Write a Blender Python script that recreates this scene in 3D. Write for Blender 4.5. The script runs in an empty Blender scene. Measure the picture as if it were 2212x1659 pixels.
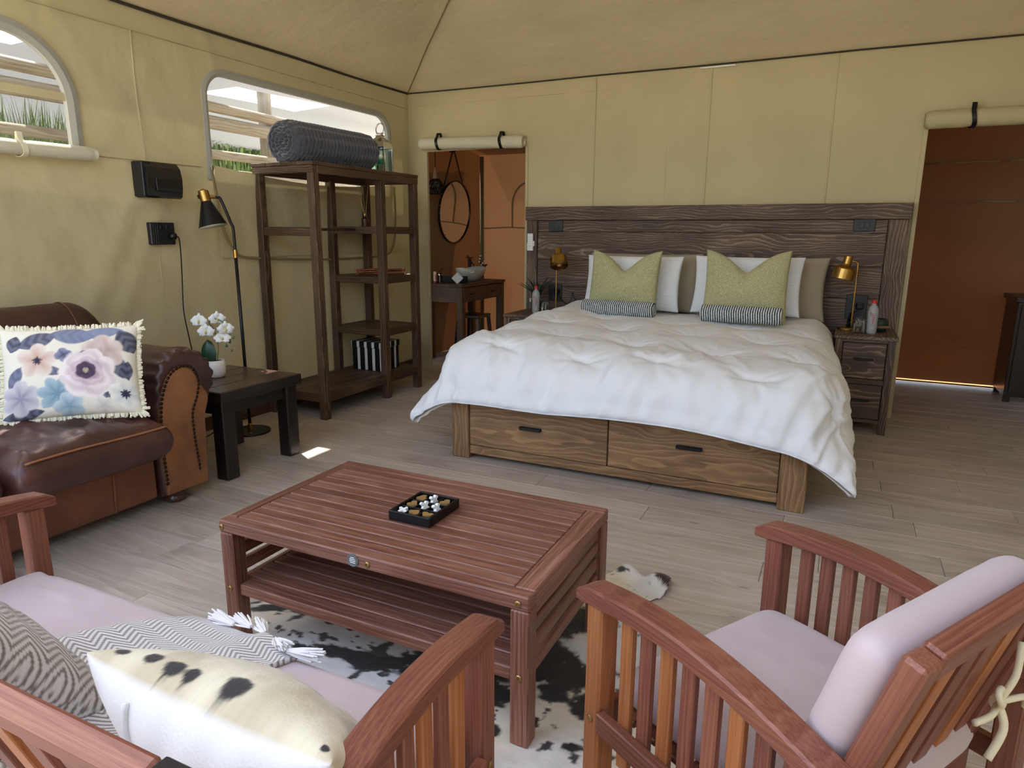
import bpy, math, random
import numpy as np
from mathutils import Matrix, Vector
R = math.radians
random.seed(7)
rng = np.random.RandomState(11)
scene = bpy.context.scene
C = scene.collection

# ------------------------------------------------------------------ camera
cam_d = bpy.data.cameras.new('camera'); cam_o = bpy.data.objects.new('camera', cam_d); C.objects.link(cam_o)
_r = Vector((0.90034314, 0.43514073, 0.00589751)); _u = Vector((-0.09953611, 0.19271822, 0.97619273)); _w = Vector((-0.42364466, 0.87949544, -0.21682474))
_m = Matrix((( _r.x, _u.x, -_w.x, 3.7432762), (_r.y, _u.y, -_w.y, -5.5400863), (_r.z, _u.z, -_w.z, 1.3035520), (0, 0, 0, 1)))
cam_o.matrix_world = _m
cam_d.sensor_width = 36; cam_d.lens = 1469.39 / 2212 * 36; cam_d.clip_start = 0.02; cam_d.clip_end = 200
scene.camera = cam_o

# ------------------------------------------------------------------ light
SUN = Vector((-0.514, 0.28, 1.0)).normalized()      # towards the sun
world = bpy.data.worlds.new('world'); scene.world = world; world.use_nodes = True
wn = world.node_tree; wn.nodes.clear()
sky = wn.nodes.new('ShaderNodeTexSky'); sky.sky_type = 'NISHITA'; sky.sun_disc = False
sky.sun_elevation = math.asin(SUN.z); sky.sun_rotation = math.atan2(SUN.x, SUN.y)
sky.dust_density = 3.0; sky.air_density = 1.0; sky.ozone_density = 1.0
bg = wn.nodes.new('ShaderNodeBackground'); bg.inputs['Strength'].default_value = 0.33
hs = wn.nodes.new('ShaderNodeHueSaturation'); hs.inputs['Saturation'].default_value = 0.75
wo = wn.nodes.new('ShaderNodeOutputWorld')
wn.links.new(sky.outputs[0], hs.inputs['Color']); wn.links.new(hs.outputs[0], bg.inputs['Color']); wn.links.new(bg.outputs[0], wo.inputs[0])
sun_d = bpy.data.lights.new('sun', 'SUN'); sun_d.energy = 4.5; sun_d.angle = R(0.55); sun_d.color = (1.0, 0.95, 0.87)
sun_o = bpy.data.objects.new('sun', sun_d); C.objects.link(sun_o)
sun_o.rotation_euler = SUN.to_track_quat('Z', 'Y').to_euler(); sun_o.location = (-6, 5, 10)
vs = scene.view_settings
vs.view_transform = 'Standard'; vs.look = 'None'; vs.gamma = 1.0; vs.use_curve_mapping = False; vs.exposure = 1.70
scene.cycles.use_denoising = True
scene.cycles.max_bounces = 8; scene.cycles.diffuse_bounces = 4; scene.cycles.glossy_bounces = 3; scene.cycles.transmission_bounces = 6
scene.cycles.caustics_reflective = False; scene.cycles.caustics_refractive = False
scene.cycles.sample_clamp_indirect = 6.0; scene.cycles.adaptive_threshold = 0.02

# ------------------------------------------------------------------ helpers
def lin(h):
    h = h.lstrip('#'); v = [int(h[i:i+2], 16) / 255 for i in (0, 2, 4)]
    return tuple(c / 12.92 if c <= .04045 else ((c + .055) / 1.055) ** 2.4 for c in v) + (1.0,)
def lin3(h): return np.array(lin(h)[:3])
_T = np.random.RandomState(3).rand(8, 256, 256)
def vn(x, y, s=0):
    x = np.asarray(x, float); y = np.asarray(y, float)
    ix = np.floor(x).astype(int); iy = np.floor(y).astype(int); fx = x - ix; fy = y - iy
    fx = fx * fx * (3 - 2 * fx); fy = fy * fy * (3 - 2 * fy); t = _T[s % 8]
    a = t[ix & 255, iy & 255]; b = t[(ix + 1) & 255, iy & 255]; c = t[ix & 255, (iy + 1) & 255]; d = t[(ix + 1) & 255, (iy + 1) & 255]
    return (a + (b - a) * fx) * (1 - fy) + (c + (d - c) * fx) * fy
def fbm(x, y, s=0, o=4):
    v = 0; a = .5; t = 0
    for i in range(o):
        v = v + a * vn(x * 2 ** i + 13.7 * i, y * 2 ** i + 7.3 * i, s + i); t += a; a *= .5
    return v / t
def sst(a, b, x):
    t = np.clip((x - a) / (b - a), 0, 1); return t * t * (3 - 2 * t)

SPACE = {}
def tag(o, label=None, cat=None, group=None, kind=None):
    if label: o['label'] = label
    if cat: o['category'] = cat
    if group: o['group'] = group
    if kind: o['kind'] = kind
    return o
def thing(name, label, cat, loc=(0, 0, 0), rotz=0, group=None, local=False, kind=None):
    o = bpy.data.objects.new(name, None); C.objects.link(o); o.empty_display_size = .1
    m = Matrix.Translation(loc) @ Matrix.Rotation(rotz, 4, 'Z')
    o.matrix_world = m; SPACE[o.name] = Matrix.Identity(4) if local else m
    return tag(o, label, cat, group, kind)
def add(name, VF, mat, parent=None, M=None, smooth=False, col=None, label=None, cat=None, group=None, kind=None, data=None):
    if data is None:
        V, F = VF
        me = bpy.data.meshes.new(name); me.from_pydata([tuple(map(float, v)) for v in V], [], [tuple(map(int, f)) for f in F])
        if mat is not None: me.materials.append(mat)
        if smooth: me.polygons.foreach_set('use_smooth', [True] * len(me.polygons))
        if col is not None:
            a = me.color_attributes.new('Col', 'FLOAT_COLOR', 'POINT')
            c4 = np.ones((len(V), 4), np.float32); c4[:, :3] = np.asarray(col).reshape(-1, 3); a.data.foreach_set('color', c4.ravel())
        me.update()
    else: me = data
    o = bpy.data.objects.new(name, me); C.objects.link(o)
    M = M if M is not None else Matrix.Identity(4)
    SPACE[o.name] = M.copy()
    if parent is not None:
        o.parent = parent; o.matrix_basis = SPACE[parent.name].inverted() @ M
    else: o.matrix_basis = M
    return tag(o, label, cat, group, kind)
def link_copy(o, M, parent, name=None):
    """another piece sharing o's mesh"""
    return add(name or o.name.split('.')[0], None, None, parent, M, data=o.data)
def copy_tree(o, M=None, parent=None, label=None, group=None):
    c = o.copy(); C.objects.link(c)
    if parent is not None: c.parent = parent
    if M is not None: c.matrix_basis = M
    if label: c['label'] = label
    if group: c['group'] = group
    for ch in list(o.children): copy_tree(ch, None, c)
    return c
def fix_children(o):
    pass

def join(*parts):
    V = []; F = []
    for v, f in parts:
        n = len(V); V.extend([tuple(p) for p in v]); F.extend([tuple(i + n for i in q) for q in f])
    return V, F
def xf(VF, M):
    V, F = VF; return [tuple(M @ Vector(v)) for v in V], F
def T(x, y, z): return Matrix.Translation((x, y, z))
def RX(a): return Matrix.Rotation(R(a), 4, 'X')
def RY(a): return Matrix.Rotation(R(a), 4, 'Y')
def RZ(a): return Matrix.Rotation(R(a), 4, 'Z')
def frame(p0, p1, up=(0, 0, 1)):
    p0 = Vector(p0); p1 = Vector(p1); x = (p1 - p0).normalized(); up = Vector(up)
    if abs(x.dot(up)) > .98: up = Vector((0, 1, 0))
    y = up.cross(x).normalized(); z = x.cross(y); c = (p0 + p1) / 2
    return Matrix(((x.x, y.x, z.x, c.x), (x.y, y.y, z.y, c.y), (x.z, y.z, z.z, c.z), (0, 0, 0, 1)))
def cbox(sx, sy, sz, c=.003):
    hx, hy, hz = sx / 2, sy / 2, sz / 2; c = min(c, hx * .45, hy * .45, hz * .45); V = []; F = []; idx = {}
    for ax in range(3):
        for sg in ((a, b, d) for a in (-1, 1) for b in (-1, 1) for d in (-1, 1)):
            p = [sg[0] * (hx - c), sg[1] * (hy - c), sg[2] * (hz - c)]; p[ax] = sg[ax] * (hx, hy, hz)[ax]
            idx[(ax, sg)] = len(V); V.append(tuple(p))
    def face(ids):
        pts = [Vector(V[i]) for i in ids]; n = (pts[1] - pts[0]).cross(pts[2] - pts[0]); ctr = sum(pts, Vector()) / len(pts)
        F.append(tuple(ids) if n.dot(ctr) > 0 else tuple(reversed(ids)))
    for ax in range(3):
        o = [i for i in range(3) if i != ax]
        for s in (-1, 1):
            q = []
            for a, b in ((-1, -1), (1, -1), (1, 1), (-1, 1)):
                sg = [0, 0, 0]; sg[ax] = s; sg[o[0]] = a; sg[o[1]] = b; q.append(idx[(ax, tuple(sg))])
            face(q)
    for ax in range(3):
        o = [i for i in range(3) if i != ax]
        for a in (-1, 1):
            for b in (-1, 1):
                s1 = [0, 0, 0]; s2 = [0, 0, 0]; s1[ax] = -1; s2[ax] = 1
                for s in (s1, s2): s[o[0]] = a; s[o[1]] = b
                s1 = tuple(s1); s2 = tuple(s2)
                face([idx[(o[0], s1)], idx[(o[0], s2)], idx[(o[1], s2)], idx[(o[1], s1)]])
    for sg in ((a, b, d) for a in (-1, 1) for b in (-1, 1) for d in (-1, 1)):
        face([idx[(0, sg)], idx[(1, sg)], idx[(2, sg)]])
    return V, F
def bar(name, p0, p1, w, t, mat, parent, up=(0, 0, 1), c=.003, **k):
    L = (Vector(p1) - Vector(p0)).length
    return add(name, cbox(L, w, t, c), mat, parent, frame(p0, p1, up), **k)
def bx(name, x0, x1, y0, y1, z0, z1, mat, parent, c=.003, ax=None, **k):
    d = (x1 - x0, y1 - y0, z1 - z0); ctr = Vector(((x0 + x1) / 2, (y0 + y1) / 2, (z0 + z1) / 2))
    if ax is None: ax = max(range(3), key=lambda i: d[i])
    if ax == 0: return add(name, cbox(d[0], d[1], d[2], c), mat, parent, Matrix.Translation(ctr), **k)
    if ax == 1: return add(name, cbox(d[1], d[0], d[2], c), mat, parent, Matrix.Translation(ctr) @ RZ(90), **k)
    return add(name, cbox(d[2], d[1], d[0], c), mat, parent, Matrix.Translation(ctr) @ RY(-90), **k)
def lathe(prof, n=24, close=False):
    V = []; F = []; m = len(prof)
    for i in range(n):
        a = 2 * math.pi * i / n
        for r, z in prof: V.append((r * math.cos(a), r * math.sin(a), z))
    for i in range(n):
        j = (i + 1) % n
        for k in range(m - 1 if not close else m):
            l = (k + 1) % m; F.append((i * m + k, j * m + k, j * m + l, i * m + l))
    if not close:
        for k, rev in ((0, True), (m - 1, False)):
            if prof[k][0] > 1e-5:
                q = [i * m + k for i in range(n)]; F.append(tuple(reversed(q)) if rev else tuple(q))
    return V, F
def tube(pts, r, n=8, closed=False):
    pts = [Vector(p) for p in pts]; m = len(pts); V = []; F = []
    rr = r if hasattr(r, '__len__') else [r] * m
    prev = None
    for i, p in enumerate(pts):
        if closed: t = (pts[(i + 1) % m] - pts[i - 1]).normalized()
        else: t = (pts[min(i + 1, m - 1)] - pts[max(i - 1, 0)]).normalized()
        if prev is None: a = Vector((0, 0, 1)) if abs(t.z) < .9 else Vector((1, 0, 0)); u = t.cross(a).normalized()
        else: u = (prev - t * prev.dot(t)).normalized()
        prev = u; v = t.cross(u)
        for k in range(n):
            an = 2 * math.pi * k / n; q = p + (u * math.cos(an) + v * math.sin(an)) * rr[i]; V.append(tuple(q))
    for i in range(m if closed else m - 1):
        j = (i + 1) % m
        for k in range(n):
            l = (k + 1) % n; F.append((i * n + k, i * n + l, j * n + l, j * n + k))
    if not closed:
        F.append(tuple(reversed(range(n)))); F.append(tuple(range((m - 1) * n, m * n)))
    return V, F
def spline(P, n=8, closed=False):
    P = [np.array(p, float) for p in P]; m = len(P); out = []
    for i in range(m if closed else m - 1):
        if closed: a, b, c, d = P[i - 1], P[i], P[(i + 1) % m], P[(i + 2) % m]
        else: a, b, c, d = P[max(i - 1, 0)], P[i], P[i + 1], P[min(i + 2, m - 1)]
        for k in range(n):
            t = k / n; out.append(.5 * ((2 * b) + (c - a) * t + (2 * a - 5 * b + 4 * c - d) * t * t + (3 * b - a - 3 * c + d) * t ** 3))
    if not closed: out.append(P[-1])
    return out
def grid(X, Y, Z, wrap_u=False):
    nu, nv = X.shape; V = np.stack([X, Y, Z], -1).reshape(-1, 3)
    F = []
    for i in range(nu if wrap_u else nu - 1):
        j = (i + 1) % nu
        for k in range(nv - 1): F.append((i * nv + k, j * nv + k, j * nv + k + 1, i * nv + k + 1))
    return V, F
def extrude(poly, t, both=True):
    """2-D polygon (local x, y) extruded to thickness t about z = 0"""
    n = len(poly); V = [(p[0], p[1], -t / 2) for p in poly] + [(p[0], p[1], t / 2) for p in poly]
    F = [tuple(reversed(range(n))), tuple(range(n, 2 * n))] + [(i, (i + 1) % n, n + (i + 1) % n, n + i) for i in range(n)]
    return V, F
def ball(rx, ry, rz, n=12, m=8):
    V = []; F = []
    for i in range(m + 1):
        p = math.pi * i / m
        for k in range(n): a = 2 * math.pi * k / n; V.append((rx * math.sin(p) * math.cos(a), ry * math.sin(p) * math.sin(a), rz * math.cos(p)))
    for i in range(m):
        for k in range(n): l = (k + 1) % n; F.append((i * n + k, (i + 1) * n + k, (i + 1) * n + l, i * n + l))
    return V, F
def pillow(w, h, t, n=40, pinch=.06, notch=0, nw=.3, edge=.5, wr=.0, seed=0, sag=.0, puff=None):
    """closed cushion in the local x (width) / z (height) plane, front towards -y. returns V, F, front_uv, n_front"""
    u = np.linspace(-1, 1, n); u = .35 * u + .65 * np.sin(u * math.pi / 2); U, Vv = np.meshgrid(u, u, indexing='ij')
    e = np.clip((1 - U ** 2) * (1 - Vv ** 2), 0, 1) ** edge
    X = U * w / 2 * (1 - pinch * (1 - Vv ** 2)); Z = Vv * h / 2 * (1 - pinch * (1 - U ** 2))
    if notch:
        k = np.exp(-np.abs(U / nw) ** 1.5); up = sst(-.2, 1, Vv)
        Z = Z - notch * k * up
    wrk = wr * (fbm(U * 3 + 5, Vv * 3 + seed, seed, 4) - .5) * 2
    if puff is not None: e = e * puff(U, Vv)
    Yf = -t / 2 * e * (1 + wrk); Yb = t / 2 * e
    Vf = np.stack([X, Yf, Z], -1).reshape(-1, 3); Vb = np.stack([X, Yb, Z], -1).reshape(-1, 3)
    F = []; bmap = {}; Vs = list(map(tuple, Vf))
    for i in range(n):
        for k in range(n):
            if i in (0, n - 1) or k in (0, n - 1): bmap[i * n + k] = i * n + k
            else: bmap[i * n + k] = len(Vs); Vs.append(tuple(Vb[i * n + k]))
    for i in range(n - 1):
        for k in range(n - 1):
            q = (i * n + k, (i + 1) * n + k, (i + 1) * n + k + 1, i * n + k + 1)
            F.append(q); F.append(tuple(bmap[a] for a in reversed(q)))
    return Vs, F, U.ravel(), Vv.ravel()
# ------------------------------------------------------------------ materials
class NT:
    def __init__(s, name):
        s.m = bpy.data.materials.new(name); s.m.use_nodes = True; s.t = s.m.node_tree; s.t.nodes.clear()
        s.out = s.n('ShaderNodeOutputMaterial'); s.b = s.n('ShaderNodeBsdfPrincipled'); s.l(s.b.outputs[0], s.out.inputs[0])
    def n(s, typ, **k):
        o = s.t.nodes.new(typ)
        for a, v in k.items(): setattr(o, a, v)
        return o
    def l(s, a, b): s.t.links.new(a, b)
    def set(s, **k):
        for a, v in k.items(): s.b.inputs[a.replace('_', ' ')].default_value = v
    def math(s, op, a, b=None, clamp=False):
        o = s.n('ShaderNodeMath', operation=op, use_clamp=clamp)
        for i, v in enumerate((a, b)):
            if v is None: continue
            if hasattr(v, 'is_output'): s.l(v, o.inputs[i])
            else: o.inputs[i].default_value = v
        return o.outputs[0]
    def noise(s, vec, scale, detail=3, rough=.5, dist=0):
        o = s.n('ShaderNodeTexNoise'); o.inputs['Scale'].default_value = scale; o.inputs['Detail'].default_value = detail
        o.inputs['Roughness'].default_value = rough; o.inputs['Distortion'].default_value = dist
        if vec is not None: s.l(vec, o.inputs['Vector'])
        return o.outputs[0]
    def ramp(s, fac, stops, interp='LINEAR'):
        o = s.n('ShaderNodeValToRGB'); o.color_ramp.interpolation = interp; e = o.color_ramp.elements
        while len(e) < len(stops): e.new(.5)
        for i, (p, c) in enumerate(stops): e[i].position = p; e[i].color = lin(c) if isinstance(c, str) else c
        s.l(fac, o.inputs[0]); return o.outputs[0]
    def mapv(s, vec, scale=(1, 1, 1), loc=(0, 0, 0), rot=(0, 0, 0)):
        o = s.n('ShaderNodeMapping'); o.inputs['Scale'].default_value = scale; o.inputs['Location'].default_value = loc; o.inputs['Rotation'].default_value = rot
        s.l(vec, o.inputs['Vector']); return o.outputs[0]
    def obj(s, rnd=True):
        tc = s.n('ShaderNodeTexCoord').outputs['Object']
        if not rnd: return tc
        r = s.n('ShaderNodeObjectInfo').outputs['Random']; cx = s.n('ShaderNodeCombineXYZ')
        s.l(s.math('MULTIPLY', r, 31.7), cx.inputs[0]); s.l(s.math('MULTIPLY', r, 7.3), cx.inputs[1]); s.l(s.math('MULTIPLY', r, 13.1), cx.inputs[2])
        a = s.n('ShaderNodeVectorMath', operation='ADD'); s.l(tc, a.inputs[0]); s.l(cx.outputs[0], a.inputs[1]); return a.outputs[0]
    def mix(s, fac, a, b, mode='MIX'):
        o = s.n('ShaderNodeMix', data_type='RGBA', blend_type=mode)
        for sock, v in ((o.inputs[0], fac), (o.inputs[6], a), (o.inputs[7], b)):
            if hasattr(v, 'is_output'): s.l(v, sock)
            else: sock.default_value = v if not isinstance(v, str) else lin(v)
        return o.outputs[2]
    def bump(s, h, strength=.3, dist=.01):
        o = s.n('ShaderNodeBump'); o.inputs['Strength'].default_value = strength; o.inputs['Distance'].default_value = dist
        s.l(h, o.inputs['Height']); s.l(o.outputs[0], s.b.inputs['Normal']); return o
    def base(s, c): s.l(c, s.b.inputs['Base Color'])

def plain(name, col, rough=.5, metal=0, bump=0, bscale=200, var=.0, spec=.5, coat=0, sheen=0, rnd=0):
    k = NT(name); k.set(Base_Color=lin(col), Roughness=rough, Metallic=metal)
    k.b.inputs['Specular IOR Level'].default_value = spec; k.b.inputs['Coat Weight'].default_value = coat
    if sheen: k.b.inputs['Sheen Weight'].default_value = sheen
    if bump or var:
        v = k.obj(); n = k.noise(v, bscale, 4)
        if bump: k.bump(n, bump, .002)
        if var:
            n2 = k.noise(v, 6, 4); c = k.ramp(n2, [(.3, tuple(x * (1 - var) for x in lin(col)[:3]) + (1,)), (.7, tuple(min(1, x * (1 + var)) for x in lin(col)[:3]) + (1,))]); k.base(c)
    return k.m
def wood(name, dark, mid, light, period=.014, warp=.05, rough=.5, bump=.25, rnd=.25, knots=0, fib=.5, spec=.4, xs=1.6, contrast=1.0, power=2.2):
    """sawn timber with the grain along the piece's local x: warped growth rings, fibres, optional knots"""
    k = NT(name); tc = k.n('ShaderNodeTexCoord').outputs['Object']; r = k.n('ShaderNodeObjectInfo').outputs['Random']
    r2 = k.math('FRACT', k.math('MULTIPLY', r, 57.31)); r3 = k.math('FRACT', k.math('MULTIPLY', r, 131.7))
    cx = k.n('ShaderNodeCombineXYZ'); k.l(k.math('MULTIPLY', r, 31.7), cx.inputs[0]); k.l(k.math('MULTIPLY', k.math('SUBTRACT', r2, .5), .16), cx.inputs[1]); k.l(k.math('ADD', k.math('MULTIPLY', r3, .10), .05), cx.inputs[2])
    ad = k.n('ShaderNodeVectorMath', operation='ADD'); k.l(tc, ad.inputs[0]); k.l(cx.outputs[0], ad.inputs[1]); v = ad.outputs[0]
    sp = k.n('ShaderNodeSeparateXYZ'); k.l(v, sp.inputs[0])
    n1 = k.noise(k.mapv(v, (xs, 5, 5)), 1.0, 2, .5); n2 = k.noise(k.mapv(v, (xs * 4, 22, 22)), 1.0, 2, .5)
    rad = k.math('SQRT', k.math('ADD', k.math('MULTIPLY', sp.outputs[1], sp.outputs[1]), k.math('MULTIPLY', sp.outputs[2], sp.outputs[2])))
    rad = k.math('ADD', rad, k.math('MULTIPLY', k.math('SUBTRACT', n1, .5), warp * 2)); rad = k.math('ADD', rad, k.math('MULTIPLY', k.math('SUBTRACT', n2, .5), warp * .45))
    if knots:
        vo = k.n('ShaderNodeTexVoronoi'); vo.inputs['Scale'].default_value = 1.0; k.l(k.mapv(v, (2.0, 5.0, 5.0)), vo.inputs['Vector'])
        kd = k.n('ShaderNodeMapRange', interpolation_type='SMOOTHSTEP'); k.l(vo.outputs['Distance'], kd.inputs[0])
        kd.inputs[1].default_value = .0; kd.inputs[2].default_value = .30; kd.inputs[3].default_value = 1; kd.inputs[4].default_value = 0
        rad = k.math('ADD', rad, k.math('MULTIPLY', kd.outputs[0], knots))
    ph = k.math('DIVIDE', rad, period); fr = k.math('FRACT', ph)
    wv = k.math('POWER', fr, power)                                   # slow early wood, sharp late wood line
    ed = k.math('SUBTRACT', 1.0, k.math('SMOOTH_MIN', k.math('MULTIPLY', k.math('SUBTRACT', 1.0, fr), 9.0), 1.0)); wv = k.math('MULTIPLY', wv, k.math('SUBTRACT', 1.0, k.math('MAXIMUM', ed, 0.0)))
    fb = k.noise(k.mapv(v, (1.5, 90, 90)), 3, 3, .6)
    big = k.noise(k.mapv(v, (1.2, 3, 3)), 2.0, 3)
    f = k.math('ADD', k.math('MULTIPLY', wv, (1 - fib) * contrast), k.math('MULTIPLY', fb, fib))
    f = k.math('ADD', f, k.math('MULTIPLY', k.math('SUBTRACT', big, .42), .55))
    c = k.ramp(f, [(.12, dark), (.38, mid), (.75, light)])
    if knots:
        kn = k.n('ShaderNodeMapRange', interpolation_type='SMOOTHSTEP'); k.l(vo.outputs['Distance'], kn.inputs[0]); kn.inputs[1].default_value = .03; kn.inputs[2].default_value = .075; kn.inputs[3].default_value = .7; kn.inputs[4].default_value = 0
        c = k.mix(kn.outputs[0], c, dark)
    hv = k.n('ShaderNodeHueSaturation'); k.l(c, hv.inputs['Color']); k.l(k.math('ADD', k.math('MULTIPLY', r2, 2 * rnd), 1 - rnd), hv.inputs['Value'])
    k.base(hv.outputs[0]); k.set(Roughness=rough); k.b.inputs['Specular IOR Level'].default_value = spec
    k.bump(f, bump, .002)
    return k.m
def attr_mat(name, rough=.8, bump=0, bscale=300, sheen=0, spec=.3):
    k = NT(name); a = k.n('ShaderNodeAttribute', attribute_name='Col'); k.base(a.outputs['Color']); k.set(Roughness=rough)
    k.b.inputs['Specular IOR Level'].default_value = spec
    if sheen: k.b.inputs['Sheen Weight'].default_value = sheen
    if bump: k.bump(k.noise(k.obj(False), bscale, 3), bump, .003)
    return k.m
def canvas_mat(name, col, trans, tcol, var=.06):
    k = NT(name); v = k.obj(False)
    n = k.noise(v, 1.6, 4); base = k.ramp(n, [(.3, tuple(x * (1 - var) for x in lin(col)[:3]) + (1,)), (.7, tuple(x * (1 + var) for x in lin(col)[:3]) + (1,))])
    k.base(base); k.set(Roughness=.85); k.b.inputs['Specular IOR Level'].default_value = .15
    h = k.math('ADD', k.math('MULTIPLY', k.noise(v, 5, 3), 2.0), k.math('MULTIPLY', k.noise(v, 420, 2), .04))
    bp = k.bump(h, .35, .02)
    tr = k.n('ShaderNodeBsdfTranslucent'); tr.inputs['Color'].default_value = lin(tcol)
    mx = k.n('ShaderNodeMixShader'); mx.inputs[0].default_value = trans
    k.l(k.b.outputs[0], mx.inputs[1]); k.l(tr.outputs[0], mx.inputs[2]); k.l(mx.outputs[0], k.out.inputs[0])
    return k.m
def glass_mat(name, col='#ffffff', rough=0.0, ior=1.45, alpha=None):
    k = NT(name); k.set(Base_Color=lin(col), Roughness=rough, IOR=ior); k.b.inputs['Transmission Weight'].default_value = 1.0
    return k.m
def thin_glass(name, a=.12, col='#e8f0ee'):
    k = NT(name); g = k.n('ShaderNodeBsdfGlossy'); g.inputs['Roughness'].default_value = .02
    t = k.n('ShaderNodeBsdfTransparent'); t.inputs['Color'].default_value = lin(col); mx = k.n('ShaderNodeMixShader'); mx.inputs[0].default_value = a
    k.l(t.outputs[0], mx.inputs[1]); k.l(g.outputs[0], mx.inputs[2]); k.l(mx.outputs[0], k.out.inputs[0]); return k.m
def leather(name, dark, mid, worn, rough=.42):
    k = NT(name); v = k.obj(False)
    n = k.noise(v, 3.2, 5, .6); c = k.ramp(n, [(.3, dark), (.6, mid), (.8, worn)]); k.base(c)
    vo = k.n('ShaderNodeTexVoronoi'); vo.inputs['Scale'].default_value = 220; k.l(v, vo.inputs['Vector'])
    h = k.math('ADD', k.math('MULTIPLY', vo.outputs['Distance'], .15), k.math('MULTIPLY', k.noise(v, 9, 4), 1.2))
    k.bump(h, .35, .006); k.set(Roughness=rough)
    k.l(k.ramp(k.noise(v, 5, 4), [(.3, (rough * .8,) * 3 + (1,)), (.7, (rough * 1.35,) * 3 + (1,))]), k.b.inputs['Roughness'])
    return k.m
def fabric(name, col, scale=500, bump=.3, var=.05, rough=.9, sheen=.1, speck=None):
    k = NT(name); v = k.obj(False); n = k.noise(v, 4, 3)
    lo = tuple(x * (1 - var) for x in lin(col)[:3]) + (1,); hi = tuple(min(1, x * (1 + var)) for x in lin(col)[:3]) + (1,)
    c = k.ramp(n, [(.3, lo), (.7, hi)]); w = k.noise(v, scale, 2)
    if speck: c = k.mix(k.ramp(w, [(.45, (0, 0, 0, 1)), (.62, (1, 1, 1, 1))]), c, speck)
    k.base(c); k.bump(w, bump, .003); k.set(Roughness=rough); k.b.inputs['Specular IOR Level'].default_value = .2; k.b.inputs['Sheen Weight'].default_value = sheen
    return k.m

M = {}
M['canvas'] = canvas_mat('tent_canvas', '#c4b791', .05, '#b8a878')
M['roof'] = canvas_mat('roof_canvas', '#dccfae', .07, '#c0a878')
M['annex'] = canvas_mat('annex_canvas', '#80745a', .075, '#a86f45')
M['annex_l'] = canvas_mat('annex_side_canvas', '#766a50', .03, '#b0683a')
M['flap'] = plain('flap_canvas', '#d3cdb4', .85, bump=.2, bscale=300, var=.05, spec=.2)
M['frame'] = plain('window_binding', '#a9a89c', .8, bump=.1, bscale=300, spec=.2)
M['seam'] = plain('canvas_seam', '#8c7b58', .9, spec=.1)
M['rope'] = plain('dark_cord', '#3a342a', .9)
M['rack'] = wood('stained_pine', '#211711', '#42301f', '#7a5f4b', period=.012, warp=.03, rough=.5, bump=.4, rnd=.12, fib=.6)
M['head'] = wood('grey_brown_pine', '#3a2d23', '#5d4a3c', '#a48c76', period=.019, warp=.06, rough=.6, bump=.35, rnd=.08, knots=.06, fib=.5, xs=1.4, contrast=.95, power=4.0)
M['bed'] = wood('honey_brown_pine', '#64472e', '#8a6948', '#b8905f', period=.022, warp=.06, rough=.6, bump=.25, rnd=.06, knots=.06, fib=.5, xs=1.4, contrast=.75, power=3.0)
M['teak'] = wood('oiled_hardwood', '#432720', '#704435', '#a07360', period=.010, warp=.02, rough=.42, bump=.2, rnd=.14, fib=.8)
M['chair'] = wood('red_hardwood', '#4e2a22', '#784638', '#98644d', period=.010, warp=.02, rough=.38, bump=.12, rnd=.20, fib=.8)
M['chair_o'] = wood('orange_hardwood', '#7f4626', '#a26238', '#bb7f51', period=.010, warp=.02, rough=.38, bump=.12, rnd=.08, fib=.8)
M['dark'] = wood('black_brown_wood', '#0f0c0b', '#1e1715', '#332823', period=.012, warp=.02, rough=.3, bump=.15, rnd=.1, fib=.6, spec=.5)
M['dtop'] = wood('dark_red_tabletop', '#261813', '#442c25', '#64443a', period=.014, warp=.03, rough=.28, bump=.15, rnd=.1, fib=.6, spec=.5)
M['plank'] = wood('floor_laminate', '#887a6c', '#b6a99b', '#ccc1b4', period=.026, warp=.05, rough=.38, bump=.05, rnd=.08, knots=.02, fib=.7, xs=1.0)
M['log'] = wood('bleached_log', '#776a55', '#9c8f78', '#b8ad98', period=.03, warp=.04, rough=.8, bump=.5, rnd=.15, fib=.6)
M['leather'] = leather('dark_leather', '#34201c', '#4f302a', '#66403a', .34)
M['leather2'] = leather('brown_leather', '#57321f', '#784830', '#8a563a', .5)
M['leather3'] = leather('tan_leather', '#6d4629', '#9a6640', '#b07a4c', .55)
M['white'] = fabric('white_cotton', '#eceef0', 700, .12, .01)
M['taupe'] = fabric('taupe_cotton', '#a3967f', 600, .15, .04)
M['wpil'] = fabric('white_seersucker', '#e9ecee', 700, .15, .01)
M['green'] = fabric('green_boucle', '#a3a273', 260, .8, .08, speck='#d3cda6')
M['pink'] = fabric('pale_pink_cushion', '#c6b6b8', 600, .15, .04, sheen=.3)
M['linen'] = fabric('white_backing', '#e6e8ea', 600, .12, .02)
M['brass'] = plain('brushed_brass', '#b08a4a', .28, 1.0, bump=.05, bscale=200)
M['brassin'] = plain('dark_brass', '#a9834a', .34, 1.0)
M['blackm'] = plain('black_metal', '#0f0f10', .4, 0.2)
M['blackp'] = plain('black_plastic', '#141416', .22, coat=.3)
M['blackd'] = plain('dull_black_plastic', '#191a1c', .45)
M['slot'] = plain('black_recess', '#050505', .6)
M['ivory'] = plain('cream_paint', '#e8e6dc', .35)
M['bulbm'] = plain('bulb_glass', '#c98f4e', .08, coat=.6)
M['filament'] = plain('filament', '#c98a3a', .4, 1.0)
M['pot'] = plain('white_ceramic', '#e6e3dc', .35, var=.02)
M['porc'] = plain('basin_ceramic', '#c9c8b8', .25, var=.02)
M['leaf'] = plain('dark_green_leaf', '#1d3d22', .35, var=.25)
M['leaf2'] = plain('aloe_leaf', '#1d2f22', .5, var=.2)
M['petal'] = plain('white_petal', '#f1efe6', .6, sheen=.2)
M['petal_c'] = plain('flower_heart', '#d9cd84', .6)
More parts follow.
